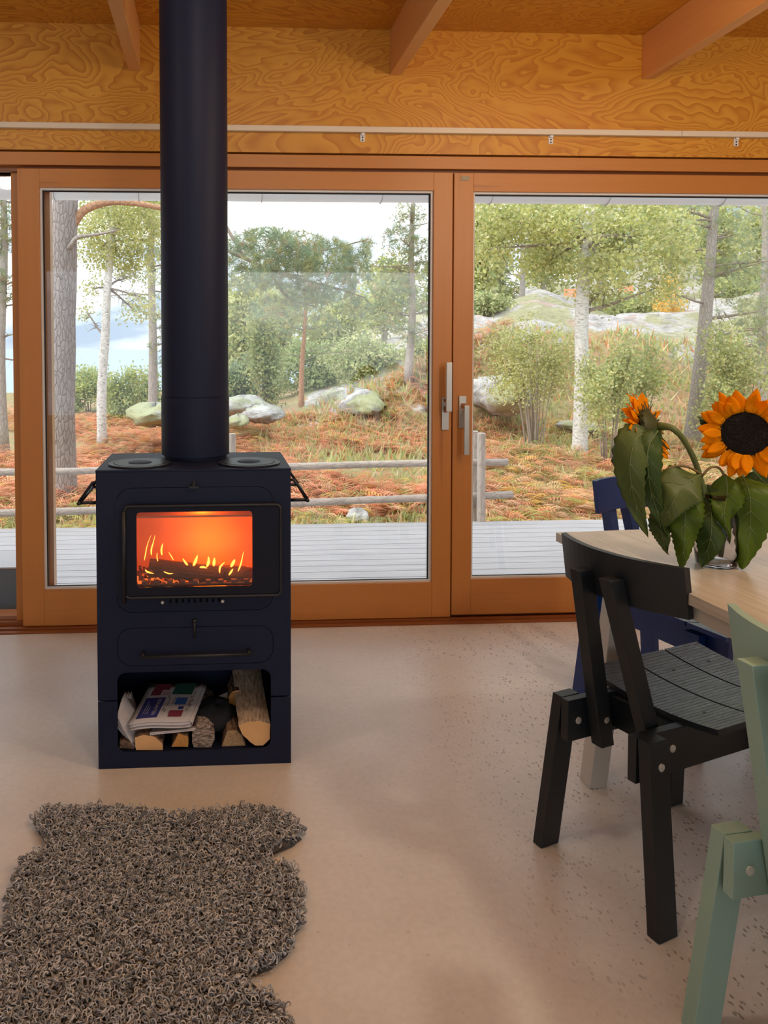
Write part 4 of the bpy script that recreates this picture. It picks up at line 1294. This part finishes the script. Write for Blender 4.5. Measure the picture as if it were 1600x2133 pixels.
def rock(name, c, size, label, mat, seed, cat='rock', grp=None, sink=.3):
    rd = random.Random(seed); P = []
    ph = [rd.uniform(0, 6) for _ in range(6)]
    for i in range(17):
        row = []
        for j in range(29):
            th = PI * i / 16; p_ = 2 * PI * (j % 28) / 28
            k = 1 + .12 * math.sin(2 * p_ + ph[0]) + .09 * math.sin(3 * p_ + 2 * th + ph[1]) + .06 * math.sin(6 * p_ + ph[2] + 3 * th) + .05 * math.sin(9 * th + 4 * p_ + ph[3]) + .03 * math.sin(15 * p_ + 11 * th)
            row.append(Vector((c[0] + size[0] * k * math.sin(th) * math.cos(p_), c[1] + size[1] * k * math.sin(th) * math.sin(p_), c[2] + size[2] * k * math.cos(th))))
        row[-1] = row[0]; P.append(row)
    o = MB().grid(P).build(name, mat, None, smooth=True)
    return tag(o, label, cat, grp)


def ground_pt(px, Y):
    p = at(px, 800, Y); return Vector((p.x, Y, float(H(p.x, Y))))


RG = 'grey rocks beyond the fence'


def rock_px(px, py, Y, wpx, hpx, dep, label, seed, mat=None):
    p = at(px, py, Y); k = Y / F
    rock('boulder', (p.x, Y, p.z), (wpx * k / 2, dep, hpx * k / 2), label, mat or M_rock2, seed, grp=RG)


rock_px(505, 848, 13.0, 90, 44, .6, 'round grey boulder beside the right side of the stove pipe', 1)
rock_px(548, 862, 11.5, 95, 36, .5, 'pale flat-topped boulder in the bracken, right of the stove pipe', 2)
rock_px(325, 862, 11.0, 110, 44, .8, 'slanting weathered rock with a dark underside, left of the stove pipe', 3)
rock_px(495, 878, 10.5, 50, 28, .4, 'small dark-sided boulder touching the stove pipe edge in the picture', 31)
rock_px(745, 1075, 6.6, 40, 30, .2, 'small pale stone in the grass under the lower fence rail', 4)
rock_px(735, 840, 15.0, 120, 60, 1.6, 'mossy grey rock in the green patch above the bracken', 5)
rock_px(1035, 822, 13.0, 110, 75, 1.2, 'rounded grey rock just right of the door handles', 6)
rock_px(1205, 888, 12.0, 60, 22, .5, 'low pale rock behind the base of the birch trunk', 61)
rock_px(880, 855, 14.0, 90, 46, .8, 'yellow-mossed rock beside the left door handle', 7)

# ------------------------------------------------------------------ vegetation
G1 = leafmat('foliage_yellow_green', (.56, .58, .22), .45, .7); G2 = leafmat('foliage_green', (.42, .50, .24), .45, .7)  # foliage colours made pale to carry the outdoor haze
G3 = leafmat('foliage_pale', (.70, .70, .38), .45, .7); G4 = leafmat('needles_blue_green', (.30, .40, .27), .35, .7); G5 = leafmat('needles_olive', (.42, .45, .22), .35, .7)
G6 = leafmat('needles_brown', (.50, .38, .24), .3, .7); G7 = leafmat('leaves_orange', (.92, .56, .14), .45, .7)
R1 = leafmat('bracken_rust', (.76, .34, .19), .4, .8); R2 = leafmat('bracken_tan', (.78, .50, .30), .4, .8); R3 = leafmat('bracken_green', (.44, .46, .14), .4, .8)
R4 = leafmat('bracken_yellow', (.80, .50, .12), .4, .8)
BK_big = barkmat('pine_bark_grey', (.46, .41, .39), (.22, .18, .165), (26, 26, 8), .9)
BK_top = barkmat('pine_bark_orange_top', (.46, .42, .39), (.24, .2, .18), (26, 26, 8), .7, (.52, .25, .13), (4.6, 6.0))
BK_far = barkmat('pine_bark_far', (.48, .44, .40), (.28, .24, .21), (22, 22, 6), .5)
BK_or = barkmat('pine_branch_orange', (.60, .34, .20), (.34, .18, .10), (14, 14, 14), .5)
BK_tw = simple('twig_bark', (.30, .25, .21), .9, var=.3)
BK_b = birchbark()


def leaves(name, blobs, n, size, mats, parent, probs=None, aspect=.6, kind='quad'):
    """blobs: (centre, radii) ; small leaf blades scattered in clumps"""
    w = np.array([b_[1][0] * b_[1][1] * b_[1][2] for b_ in blobs]) ** (2 / 3.); w /= w.sum()
    ch = rng.choice(len(blobs), n, p=w)
    C = np.array([tuple(b_[0]) for b_ in blobs])[ch]; R = np.array([b_[1] for b_ in blobs])[ch]
    ncl = max(1, n // 12)                       # small sprays of leaves spread through the crown
    d = rng.normal(size=(ncl, 3)); d /= np.linalg.norm(d, axis=1, keepdims=True)
    off = d * (rng.uniform(.02, 1, ncl) ** .5)[:, None] * 1.12
    ci = rng.integers(0, ncl, n); ch = ch[ci]; C = C[ci]; R = R[ci]
    P = C + R * off[ci] + rng.normal(size=(n, 3)) * size * 2.6
    a = rng.normal(size=(n, 3)); a /= np.linalg.norm(a, axis=1, keepdims=True)
    b2 = np.cross(a, rng.normal(size=(n, 3))); b2 /= np.linalg.norm(b2, axis=1, keepdims=True)
    s = size * rng.uniform(.6, 1.3, n)[:, None]
    q = np.stack([P - a * s, P - b2 * s * aspect, P + a * s, P + b2 * s * aspect], 1).reshape(-1, 3)
    mi = rng.choice(len(mats), n, p=probs) if len(mats) > 1 else None
    return np_mesh(name, q, 4, mats, parent, mi)


def needles(name, tips, mats, parent, per=26, L=.07, w=.0022, probs=None, axis=None):
    """tips: (n,3) tuft centres, each a brush of needles"""
    tips = np.asarray(tips); n = len(tips)
    dirn = rng.normal(size=(n, 3)); dirn[:, 2] = np.abs(dirn[:, 2]) * .6 + .25
    if axis is not None: dirn = dirn * .7 + np.array(axis)
    dirn /= np.linalg.norm(dirn, axis=1, keepdims=True)
    D = np.repeat(dirn, per, 0) * .75 + rng.normal(size=(n * per, 3)) * .55; D /= np.linalg.norm(D, axis=1, keepdims=True)
    B_ = np.repeat(tips, per, 0) + np.repeat(dirn, per, 0) * (rng.uniform(-.9, .3, (n * per, 1)) * L)
    Ln = L * rng.uniform(.6, 1.15, (n * per, 1)); S = np.cross(D, rng.normal(size=D.shape)); S /= np.linalg.norm(S, axis=1, keepdims=True)
    q = np.stack([B_ - S * w, B_ + S * w, B_ + D * Ln], 1).reshape(-1, 3)
    mi = np.repeat(rng.choice(len(mats), n, p=probs), per) if len(mats) > 1 else None
    return np_mesh(name, q, 3, mats, parent, mi)


def trunk(parent, pts, rad, mat, n=14, name='trunk', steps=10, wob=.0):
    C = bez(pts, steps)
    if wob:
        C = [c + Vector((random.uniform(-wob, wob), random.uniform(-wob, wob), 0)) if 0 < i < steps else c for i, c in enumerate(C)]
    rs = [rad[0] + (rad[1] - rad[0]) * i / steps for i in range(steps + 1)]; rs[0] *= 1.25
    mb = MB(); mb.tube(C, rs, n, jit=.05)
    return mb.build(name, mat, parent, smooth=True)


def branch(parent, a, b_, r, mat=None, sag=0, name='branch', twigs=0, col=None):
    a = Vector(a); b_ = Vector(b_); m1 = a.lerp(b_, .35) + Vector((0, 0, sag)) + Vector((random.uniform(-1, 1), random.uniform(-1, 1), random.uniform(-1, 1))) * (b_ - a).length * .05
    C = bez([a, m1, a.lerp(b_, .7) + Vector((0, 0, sag * .8)), b_], 8)
    mb = MB(); mb.tube(C, [r * (1 - .75 * k / 8) for k in range(9)], 6)
    L = (b_ - a).length
    for k in range(twigs):
        i = random.randint(2, 7); s = C[i]; d = Vector((random.gauss(0, 1), random.gauss(0, .6), random.gauss(0, .8))).normalized() * L * random.uniform(.15, .35)
        mb.tube([s, s + d * .5 + Vector((0, 0, .03 * L)), s + d], [r * .3, r * .2, r * .08], 4)
    return mb.build(name, mat or BK_tw, parent, smooth=True), C


TG = 'trees in the forest beyond the deck'


def tree_at(name, label, px, Y, cat='tree'):
    g = ground_pt(px, Y)
    return thing(name, label, cat, (g.x, g.y, g.z - .02), 0, TG), g


# 1 big foreground pine, left
t, g = tree_at('pine_tree', 'thick grey-barked pine trunk close to the fence, in the left pane', 133, 7.3)
Yp = 7.3
trunk(t, [g - Vector((0, 0, .1)), at(130, 900, Yp), at(130, 700, Yp), at(135, 500, Yp), at(138, 300, Yp), at(140, -60, Yp)], (.128, .115), BK_big, 22, steps=16)
br, C = branch(t, at(152, 468, Yp), at(420, 470, Yp - .3), .05, BK_or, .30)
MB().tube(bez([at(150, 470, Yp), at(175, 438, Yp - .02), at(225, 421, Yp - .05), at(280, 423, Yp - .1), at(345, 436, Yp - .2), at(470, 470, Yp - .3)], 14), [.048, .046, .043, .040, .038, .036, .034, .032, .030, .028, .026, .024, .022, .02, .018], 10).build('branch', BK_or, t, smooth=True)
bpy.data.objects.remove(br)
MB().tube(bez([at(143, 518, Yp - .1), at(160, 495, Yp - .12), at(190, 490, Yp - .15), at(225, 484, Yp - .2), at(248, 478, Yp - .2)], 10), [.022] * 4 + [.018, .016, .014, .012, .010, .008, .005], 8).build('branch', BK_far, t, smooth=True)
br, _ = branch(t, at(128, 580, Yp - .12), at(117, 566, Yp - .25), .012, BK_far)
# the heavy bough with blue-green needles, reaching in front of the sky
bough_blobs = []
Yb = 7.6
tips = []
for (px, py, rx, rz, n_) in ((500, 520, 45, 40, 70), (560, 510, 60, 38, 120), (620, 520, 60, 40, 130), (680, 535, 60, 38, 120), (735, 560, 45, 32, 80), (600, 570, 70, 28, 110), (520, 580, 50, 30, 70), (690, 600, 50, 26, 60), (640, 620, 50, 24, 50), (760, 515, 16, 22, 18), (560, 640, 45, 22, 34), (740, 640, 30, 22, 30)):
    for _ in range(int(n_ * 1.5)):
        a = random.uniform(0, 2 * PI); rr = math.sqrt(random.random())
        x = px + rx * rr * math.cos(a); y = py + rz * rr * math.sin(a)
        tips.append(tuple(at(x, y, Yb + random.uniform(-.7, .9))))
needles('needles', tips, [G4, G5, G6], t, 22, .085, .0030, [.62, .30, .08])
for pts in ([(470, 470), (520, 545), (600, 575), (700, 600), (760, 620)], [(470, 520), (560, 560), (640, 575), (735, 560)], [(520, 545), (600, 520), (680, 520), (760, 500)], [(560, 560), (600, 620), (660, 640)]):
    MB().tube(bez([at(x, y, Yb) for x, y in pts], 10), [.020 * (1 - .07 * k) for k in range(11)], 6).build('branch', BK_tw, t, smooth=True)

# needle/leaf crown generator for standing pines
def pine(label, px, Y, top_py, r, crown, ntip, mat=BK_far, mats=(G4, G5, G6), probs=(.4, .5, .1), lean=0, L=.09, w=.004, base_py=None, nbr=9):
    t, g = tree_at('pine_tree', label, px, Y)
    topp = at(px + lean, top_py, Y)
    trunk(t, [g - Vector((0, 0, .1)), g.lerp(topp, .35) + Vector((random.uniform(-.06, .06), 0, 0)), g.lerp(topp, .7) + Vector((random.uniform(-.06, .06), 0, 0)), topp], (r, r * .45), mat, 10)
    tips = []
    for (bx, by, rx, rz, wgt) in crown:
        nn = int(ntip * wgt)
        c0 = at(bx, by, Y)
        for _ in range(nn):
            a = random.uniform(0, 2 * PI); rr = math.sqrt(random.random()); dy = random.uniform(-1, 1) * rx * Y / F * .8
            tips.append((c0.x + rx * Y / F * rr * math.cos(a), Y + dy, c0.z + rz * Y / F * rr * math.sin(a)))
        tt_ = max(.05, min(.97, (c0.z - g.z) / (topp.z - g.z)))
        s0 = g.lerp(topp, tt_ * .95)
        branch(t, s0, (c0.x, Y + random.uniform(-.3, .3), c0.z), r * .28, BK_tw, 0, twigs=5)
    for k in range(nbr):
        tt_ = random.uniform(.25, .95); s0 = g.lerp(topp, tt_); sg = random.choice((-1, 1)); ln = random.uniform(.4, 1.1) * (Y / 12) * (1.2 - tt_ * .6)
        branch(t, s0, s0 + Vector((sg * ln, random.uniform(-.4, .4), random.uniform(-.1, .35) * ln)), r * .18, BK_tw, 0, twigs=4)
        for _ in range(6): tips.append(tuple(s0 + Vector((sg * ln * random.uniform(.5, 1.1), random.uniform(-.4, .4), random.uniform(-.05, .4) * ln))))
    needles('needles', tips, list(mats), t, 16, L, w, list(probs))
    return t


pine('slender pine left of the door stile, its crown against the sky in the left pane', 848, 14.5, 405, .085, [(850, 450, 34, 34, .14), (832, 500, 40, 30, .13), (875, 520, 34, 34, .13), (845, 560, 50, 30, .16), (815, 600, 40, 26, .12), (870, 620, 46, 34, .14), (800, 650, 36, 26, .08), (860, 690, 40, 24, .10)], 850, lean=14, L=.11, w=.0042)
pine('small crooked pine with reddish trunk, in the middle of the left pane', 628, 17, 600, .07, [(640, 640, 50, 30, .3), (600, 680, 40, 26, .2), (670, 680, 40, 26, .25), (630, 610, 46, 26, .25)], 420, lean=8, L=.11, w=.005, mat=BK_or)
pine('grey pine trunk just left of the stove pipe, by the sea', 317, 15.0, 380, .105, [(300, 470, 60, 50, .3), (325, 560, 26, 60, .12), (270, 430, 60, 40, .3), (330, 700, 20, 70, .10), (325, 440, 40, 40, .18)], 720, mats=(G5, G1, G4), probs=(.5, .3, .2), L=.11, w=.005)
pine('tall pine with orange upper trunk, behind the sunflowers in the right pane', 1440, 11.2, 380, .125, [(1400, 500, 60, 30, .12), (1530, 480, 70, 40, .20), (1545, 560, 70, 34, .20), (1560, 650, 60, 34, .16), (1420, 430, 70, 26, .12), (1590, 720, 50, 40, .12), (1480, 560, 40, 24, .08)], 620, mat=BK_top, lean=52, L=.10, w=.0034, mats=(G4, G5, G2), nbr=12)
pine('pine cut by the right edge, its grey trunk right of the large sunflower', 1590, 13.0, 380, .09, [(1590, 600, 60, 50, .5), (1580, 700, 50, 40, .5)], 240, mats=(G4, G5, G2), L=.10, w=.004)
pine('far thin pine on the ridge at the left of the right pane', 1086, 27, 400, .11, [(1090, 440, 34, 26, .4), (1060, 470, 30, 26, .3), (1110, 420, 24, 20, .3)], 260, mats=(G5, G2, G4), L=.18, w=.010, mat=BK_far)
pine('leftmost pine, trunk at the left edge of the picture', 6, 11.5, 340, .085, [(6, 470, 26, 60, .4), (10, 600, 22, 40, .2), (-60, 500, 60, 60, .4)], 320, mats=(G5, G4, G6), L=.10, w=.004)
# background wall of distant pines
for i, (px, Y, tp, lab) in enumerate(((520, 26, 600, 'distant pine directly right of the stove pipe'), (575, 30, 620, 'distant pine behind the tall juniper'), (690, 30, 640, 'distant pine right of the crooked pine'),
                                      (745, 33, 600, 'distant pine above the mossy rock'), (800, 30, 560, 'distant pine left of the slender pine'), (905, 30, 520, 'distant pine hidden behind the door stile'), (1010, 34, 480, 'distant pine at the left edge of the right pane'),
                                      (1040, 30, 520, 'distant pine just left of the ridge pine'), (1150, 38, 430, 'distant pine right of the ridge pine'), (1350, 44, 420, 'distant pine high on the slope left of the orange-topped pine'), (1460, 40, 440, 'distant pine high behind the orange-topped pine'))):
    pine(lab, px, Y, tp, .10, [(px + random.uniform(-10, 10), tp + 30 + k * 28, 26 + 5 * k, 20, .25) for k in range(4)], 300, mats=(G5, G2, G1), probs=(.45, .35, .2), L=.24, w=.014, nbr=4)

# birches
def birch(label, px, Y, pts, r, blobs, nleaf, size=.035):
    t, g = tree_at('birch_tree', label, px, Y)
    P3 = [g - Vector((0, 0, .1))] + [at(x, y, Y) for x, y in pts]
    trunk(t, P3, (r, r * .6), BK_b, 14, steps=14)
    for (bx, by, rx, rz, dy) in blobs:
        c0 = at(bx, by, Y + dy)
        s0 = min(P3, key=lambda p: (p - c0).length)
        branch(t, s0, c0, r * .28, BK_tw, 0, twigs=9)
    bl = [(at(bx, by, Y + dy), (rx * Y / F, max(rx, rz) * Y / F * .9, rz * Y / F)) for (bx, by, rx, rz, dy) in blobs]
    leaves('foliage', bl, nleaf, size, [G1, G3, G2], t, [.45, .35, .2])
    return t


birch('stout white birch trunk in the middle of the right pane', 1208, 10.2, [(1212, 800), (1212, 650), (1222, 500), (1232, 380)], .110,
      [(1100, 480, 100, 66, .2), (1180, 450, 90, 60, -.5), (1270, 480, 100, 70, .3), (1345, 490, 90, 66, -.2), (1140, 545, 80, 40, .3), (1270, 560, 80, 40, -.4), (1400, 540, 60, 44, .2), (1030, 450, 80, 56, .1), (1350, 420, 100, 50, .3), (1250, 610, 50, 36, .2), (1370, 600, 50, 30, 0), (1010, 520, 50, 40, 0)], 17000, .030)
birch('slim white birch leaning right, left of the stove pipe before the sea', 212, 11.8, [(212, 820), (219, 700), (224, 600), (232, 500), (238, 400)], .082,
      [(200, 450, 80, 56, .2), (260, 450, 80, 60, -.3), (300, 500, 60, 50, .2), (205, 520, 60, 40, 0), (290, 420, 90, 46, 0), (250, 540, 60, 30, .2), (190, 600, 30, 16, .1), (280, 570, 40, 24, .3), (180, 650, 24, 12, .2), (285, 650, 36, 16, .2), (300, 620, 26, 20, -.2)], 11000, .026)


# loose deciduous trees on the slope
def slope_tree(label, px, Y, top_py, blobs, nleaf, size, mats, probs):
    t, g = tree_at('deciduous_tree', label, px, Y)
    topp = at(px + 6, top_py, Y)
    trunk(t, [g - Vector((0, 0, .1)), g.lerp(topp, .4), g.lerp(topp, .75), topp], (.09 * Y / 20, .03), BK_far, 8)
    bl = [(at(px + bx, by, Y), (rx * Y / F, rx * Y / F * .7, rz * Y / F)) for bx, by, rx, rz in blobs]
    for c_, _ in bl: branch(t, g.lerp(topp, .6), c_, .03 * Y / 20, BK_tw, 0, twigs=5)
    leaves('foliage', bl, nleaf, size, mats, t, probs)
    return t


for (px, Y, tp, hh, lab, nl) in ((1010, 25, 440, 200, 'airy tree on the ridge beside the right pane stile', 5200), (1130, 28, 430, 180, 'pale green tree behind the ridge, left of the birch', 5200), (1250, 31, 420, 170, 'pale green tree on the slope directly behind the birch', 5200),
                                 (1390, 36, 420, 150, 'loose tree high on the slope, above the orange-leaved bush', 5200), (1500, 30, 430, 190, 'loose tree on the slope right of the orange-topped pine', 5200), (1590, 27, 440, 240, 'loose tree on the slope at the right edge', 4600),
                                 (700, 24, 640, 120, 'low pale green tree in front of the rock face in the left pane', 3600), (500, 24, 590, 200, 'bushy tree beside the right edge of the stove pipe', 4600), (590, 27, 610, 150, 'pale tree behind the tall juniper', 3600), (800, 26, 560, 130, 'pale tree left of the slender pine, on the rock', 4000)):
    slope_tree(lab, px, Y, tp, [(random.uniform(-30, 30), tp + hh * q, 46, hh * .26) for q in (.12, .32, .52, .72)], nl, .085, [G3, G1, G2], [.4, .35, .25])


# bushes
def bush(name, label, px, Y, wpx, top_py, nleaf, mats, probs=None, size=.03, stems=7, col=BK_tw, cat='bush', spread=.9, blobsn=9, bottom_bare=.25):
    g = ground_pt(px, Y)
    t = thing(name, label, cat, (g.x, g.y, g.z - .02), 0, 'bushes and saplings beyond the deck')
    topz = at(px, top_py, Y).z; h = max(.5, topz - g.z); w = wpx * Y / F / 2
    mb = MB(); bl = []
    for k in range(stems):
        a = random.uniform(-1, 1); p1 = Vector((g.x + a * w * .9, Y + random.uniform(-.3, .3) * w, g.z + h * random.uniform(.75, 1)))
        p0 = g + Vector((a * w * .18, random.uniform(-.05, .05), -.02))
        pm = p0.lerp(p1, .5) + Vector((a * w * -.08, 0, h * .05))
        mb.tube(bez([p0, pm, p1], 6), [.012 * (1 - .13 * q) * max(1, h * .5) for q in range(7)], 5)
    mb.build('stems', col, t, smooth=True)
    for k in range(blobsn):
        a = random.uniform(-1, 1); zz = g.z + h * random.uniform(bottom_bare + .1, .92)
        bl.append(((g.x + a * w * .75, Y + random.uniform(-.5, .5) * w, zz), (w * .42, w * .5, h * .17)))
    leaves('foliage', bl, int(nleaf * 1.9), size * 1.0, mats, t, probs)
    return t


bush('juniper', 'tall narrow juniper between the stove pipe and the crooked pine', 548, 15.5, 60, 640, 3600, [G2, G5, G1], [.5, .3, .2], .035, 6, bottom_bare=.0, blobsn=14)
bush('juniper', 'rounded bright green juniper by the sea, left of the stove pipe', 262, 16, 80, 765, 3000, [G2, G1], None, .035, 5, bottom_bare=-.05)
bush('shrub', 'low green shrub in front of the sea, beside the thick pine trunk', 188, 18, 90, 775, 2600, [G2, G1], None, .04, 5, bottom_bare=-.05)
bush('shrub', 'green bush touching the left side of the stove pipe', 300, 19, 60, 780, 2000, [G1, G2], None, .04, 5, bottom_bare=-.05)
bush('shrub', 'many-stemmed grey shrub in the left half of the right pane', 1115, 11.0, 190, 680, 3600, [G1, G3, G5], [.4, .4, .2], .024, 22, simple('grey_stems', (.42, .36, .30), .9), bottom_bare=.38, blobsn=14)
bush('sapling', 'leafy sapling with a thin forked stem, right of the birch trunk', 1268, 9.4, 120, 690, 2600, [G1, G2, G3], None, .024, 6, bottom_bare=.3)
bush('shrub', 'green sapling directly behind the turned-away sunflower', 1330, 11.0, 110, 740, 2400, [G1, G2], None, .026, 7, bottom_bare=.2)
bush('sapling', 'group of thin leafy stems between the pine and the right edge', 1540, 10.5, 140, 690, 3600, [G1, G2, G3], None, .026, 10, bottom_bare=.1, blobsn=12)
bush('shrub', 'small maple-like bush with orange leaves on the rocks', 1400, 20, 62, 575, 420, [G7], None, .045, 4, bottom_bare=.2)
bush('shrub', 'low green thicket in front of the pale rock face in the left pane', 760, 19, 170, 700, 3000, [G5, G2, G3], None, .05, 8, bottom_bare=0)
bush('shrub', 'low green thicket right of the tall juniper', 640, 21, 150, 720, 2600, [G2, G5], None, .055, 7, bottom_bare=0)
bush('shrub', 'green undergrowth below the slender pine', 900, 17, 110, 770, 2000, [G2, G1, G5], None, .04, 6, bottom_bare=0)
bush('shrub', 'pale green undergrowth on the ridge at the left of the right pane', 1010, 19, 120, 640, 2400, [G2, G3, G5], None, .05, 6, bottom_bare=0)
bush('shrub', 'bushy undergrowth between the birch and the orange-topped pine, up on the rock', 1320, 22, 190, 640, 2600, [G1, G2, G5], None, .06, 6, bottom_bare=0)
bush('shrub', 'dark green undergrowth right of the stove pipe, above the boulders', 500, 18, 90, 700, 2400, [G2, G5, G4], None, .045, 6, bottom_bare=0)
bush('shrub', 'green scrub high on the slope behind the large sunflower', 1560, 24, 200, 620, 2400, [G2, G5, G1], None, .07, 6, bottom_bare=0)

# benches on the hill
M_orb = simple('orange_planks', (.86, .40, .18), .6)
for (px, py, Y, lab) in ((1190, 613, 24.0, 'lower-left orange slatted bench on the rock hill'), (1306, 601, 26.0, 'upper-right orange slatted bench on the rock hill')):
    p = at(px, py, Y); k = Y / F
    t = thing('bench', lab, 'bench', (p.x, Y, p.z - .35), 0, 'orange benches on the hill')
    w = 26 * k if px < 1250 else 30 * k
    for dz, dy in ((.0, 0), (.11, .04), (.22, .06)):
        MB().box(p.x - w / 2, p.x + w / 2, Y + dy, Y + dy + .03, p.z - .12 + dz, p.z - .04 + dz).build('slat', M_orb, t)
    for sx in (-1, 1):
        MB().box(p.x + sx * w * .4 - .03, p.x + sx * w * .4 + .03, Y + .03, Y + .12, p.z - .6, p.z + .15).build('leg', M_orb, t)


# bracken and grass
def scatter(n, ylo, yhi, tlo, thi, dens=1.6):
    u = rng.uniform(0, 1, n); Yv = ylo * (yhi / ylo) ** (u ** .85)
    tv = rng.uniform(tlo, thi, n)
    X_ = Yv * tv
    return X_, Yv


def bracken(name, X_, Y_, mats, probs, L0, npin=9, scale=1.0):
    n = len(X_); Z_ = H(X_, Y_)
    az = rng.uniform(0, 2 * PI, n); L = L0 * rng.uniform(.6, 1.2, n) * scale
    lift = rng.uniform(.35, 1.1, n)
    qs = []
    base = np.stack([X_, Y_, Z_], -1); D = np.stack([np.cos(az), np.sin(az), np.zeros(n)], -1); S = np.stack([-np.sin(az), np.cos(az), np.zeros(n)], -1); U_ = np.array([0, 0, 1.])
    for k in range(npin):
        t_ = (k + 1) / (npin + 1)
        p = base + D * (L * t_)[:, None] + U_ * (L * lift * (t_ * 1.5 - t_ ** 2))[:, None]
        for sg in (1, -1):
            pl = (L * .42 * math.sin(PI * (.15 + .8 * t_)) * (1 if k else .5))[:, None]
            tip = p + S * sg * pl + D * pl * .35 - U_ * pl * rng.uniform(0, .35, (n, 1))
            wd = (L * .035)[:, None]
            qs.append(np.stack([p - D * wd, p + D * wd, tip], 1))
    A = np.stack(qs, 1).reshape(-1, 3)
    mi = np.repeat(rng.choice(len(mats), n, p=probs), npin * 2)
    return np_mesh(name, A, 3, mats, None, mi)


X1, Y1 = scatter(12500, 6.7, 17, -.34, .40)
keep = (np.sin(X1 * 1.1 + 2) + np.cos(Y1 * .9 + X1 * .5) > -1.15)
o = bracken('bracken', X1[keep], Y1[keep], [R1, R2, R4, R3], [.60, .27, .06, .07], .26); tag(o, 'rust-coloured bracken covering the ground beyond the fence', 'ferns', kind='stuff')
X2, Y2 = scatter(4200, 5.6, 13, .30, .80)
o = bracken('autumn_ferns', X2, Y2, [R1, R2, R3, R4], [.38, .25, .25, .12], .26); tag(o, 'mixed orange and green ferns outside the right-hand door', 'ferns', kind='stuff')
X3, Y3 = scatter(1100, 5.5, 7.6, -.45, .35)
o = bracken('green_ferns', X3, Y3, [R3, G2, R2, R4], [.45, .20, .2, .15], .17); tag(o, 'low green and tan ferns just behind the fence rails', 'ferns', kind='stuff')


def grass(name, n, ylo, yhi, tlo, thi, mats, probs, hgt, label):
    X_, Y_ = scatter(n, ylo, yhi, tlo, thi); Z_ = H(X_, Y_)
    B_ = np.stack([X_, Y_, Z_ - .01], -1); h = hgt * rng.uniform(.4, 1.2, (n, 1)) * (1 + Y_[:, None] * .05)
    az = rng.uniform(0, 2 * PI, n); S = np.stack([np.cos(az), np.sin(az), 0 * az], -1) * (.006 + .0012 * Y_[:, None])
    tip = B_ + np.concatenate([rng.normal(size=(n, 2)) * .45 * h, h], 1)
    q = np.stack([B_ - S, B_ + S, tip], 1).reshape(-1, 3)
    o = np_mesh(name, q, 3, mats, None, rng.choice(len(mats), n, p=probs)); tag(o, label, 'grass', kind='stuff')


grass('meadow_grass', 12000, 5.35, 9, -.5, .85, [G1, G2, R2, G3], [.35, .2, .2, .25], .10, 'short yellow-green grass on the near ground behind the fence')
grass('hillside_undergrowth', 12000, 9.5, 15.5, .06, .9, [G1, G2, R2, G3, R1], [.3, .2, .2, .2, .1], .13, 'rough undergrowth covering the slope below the rocks')
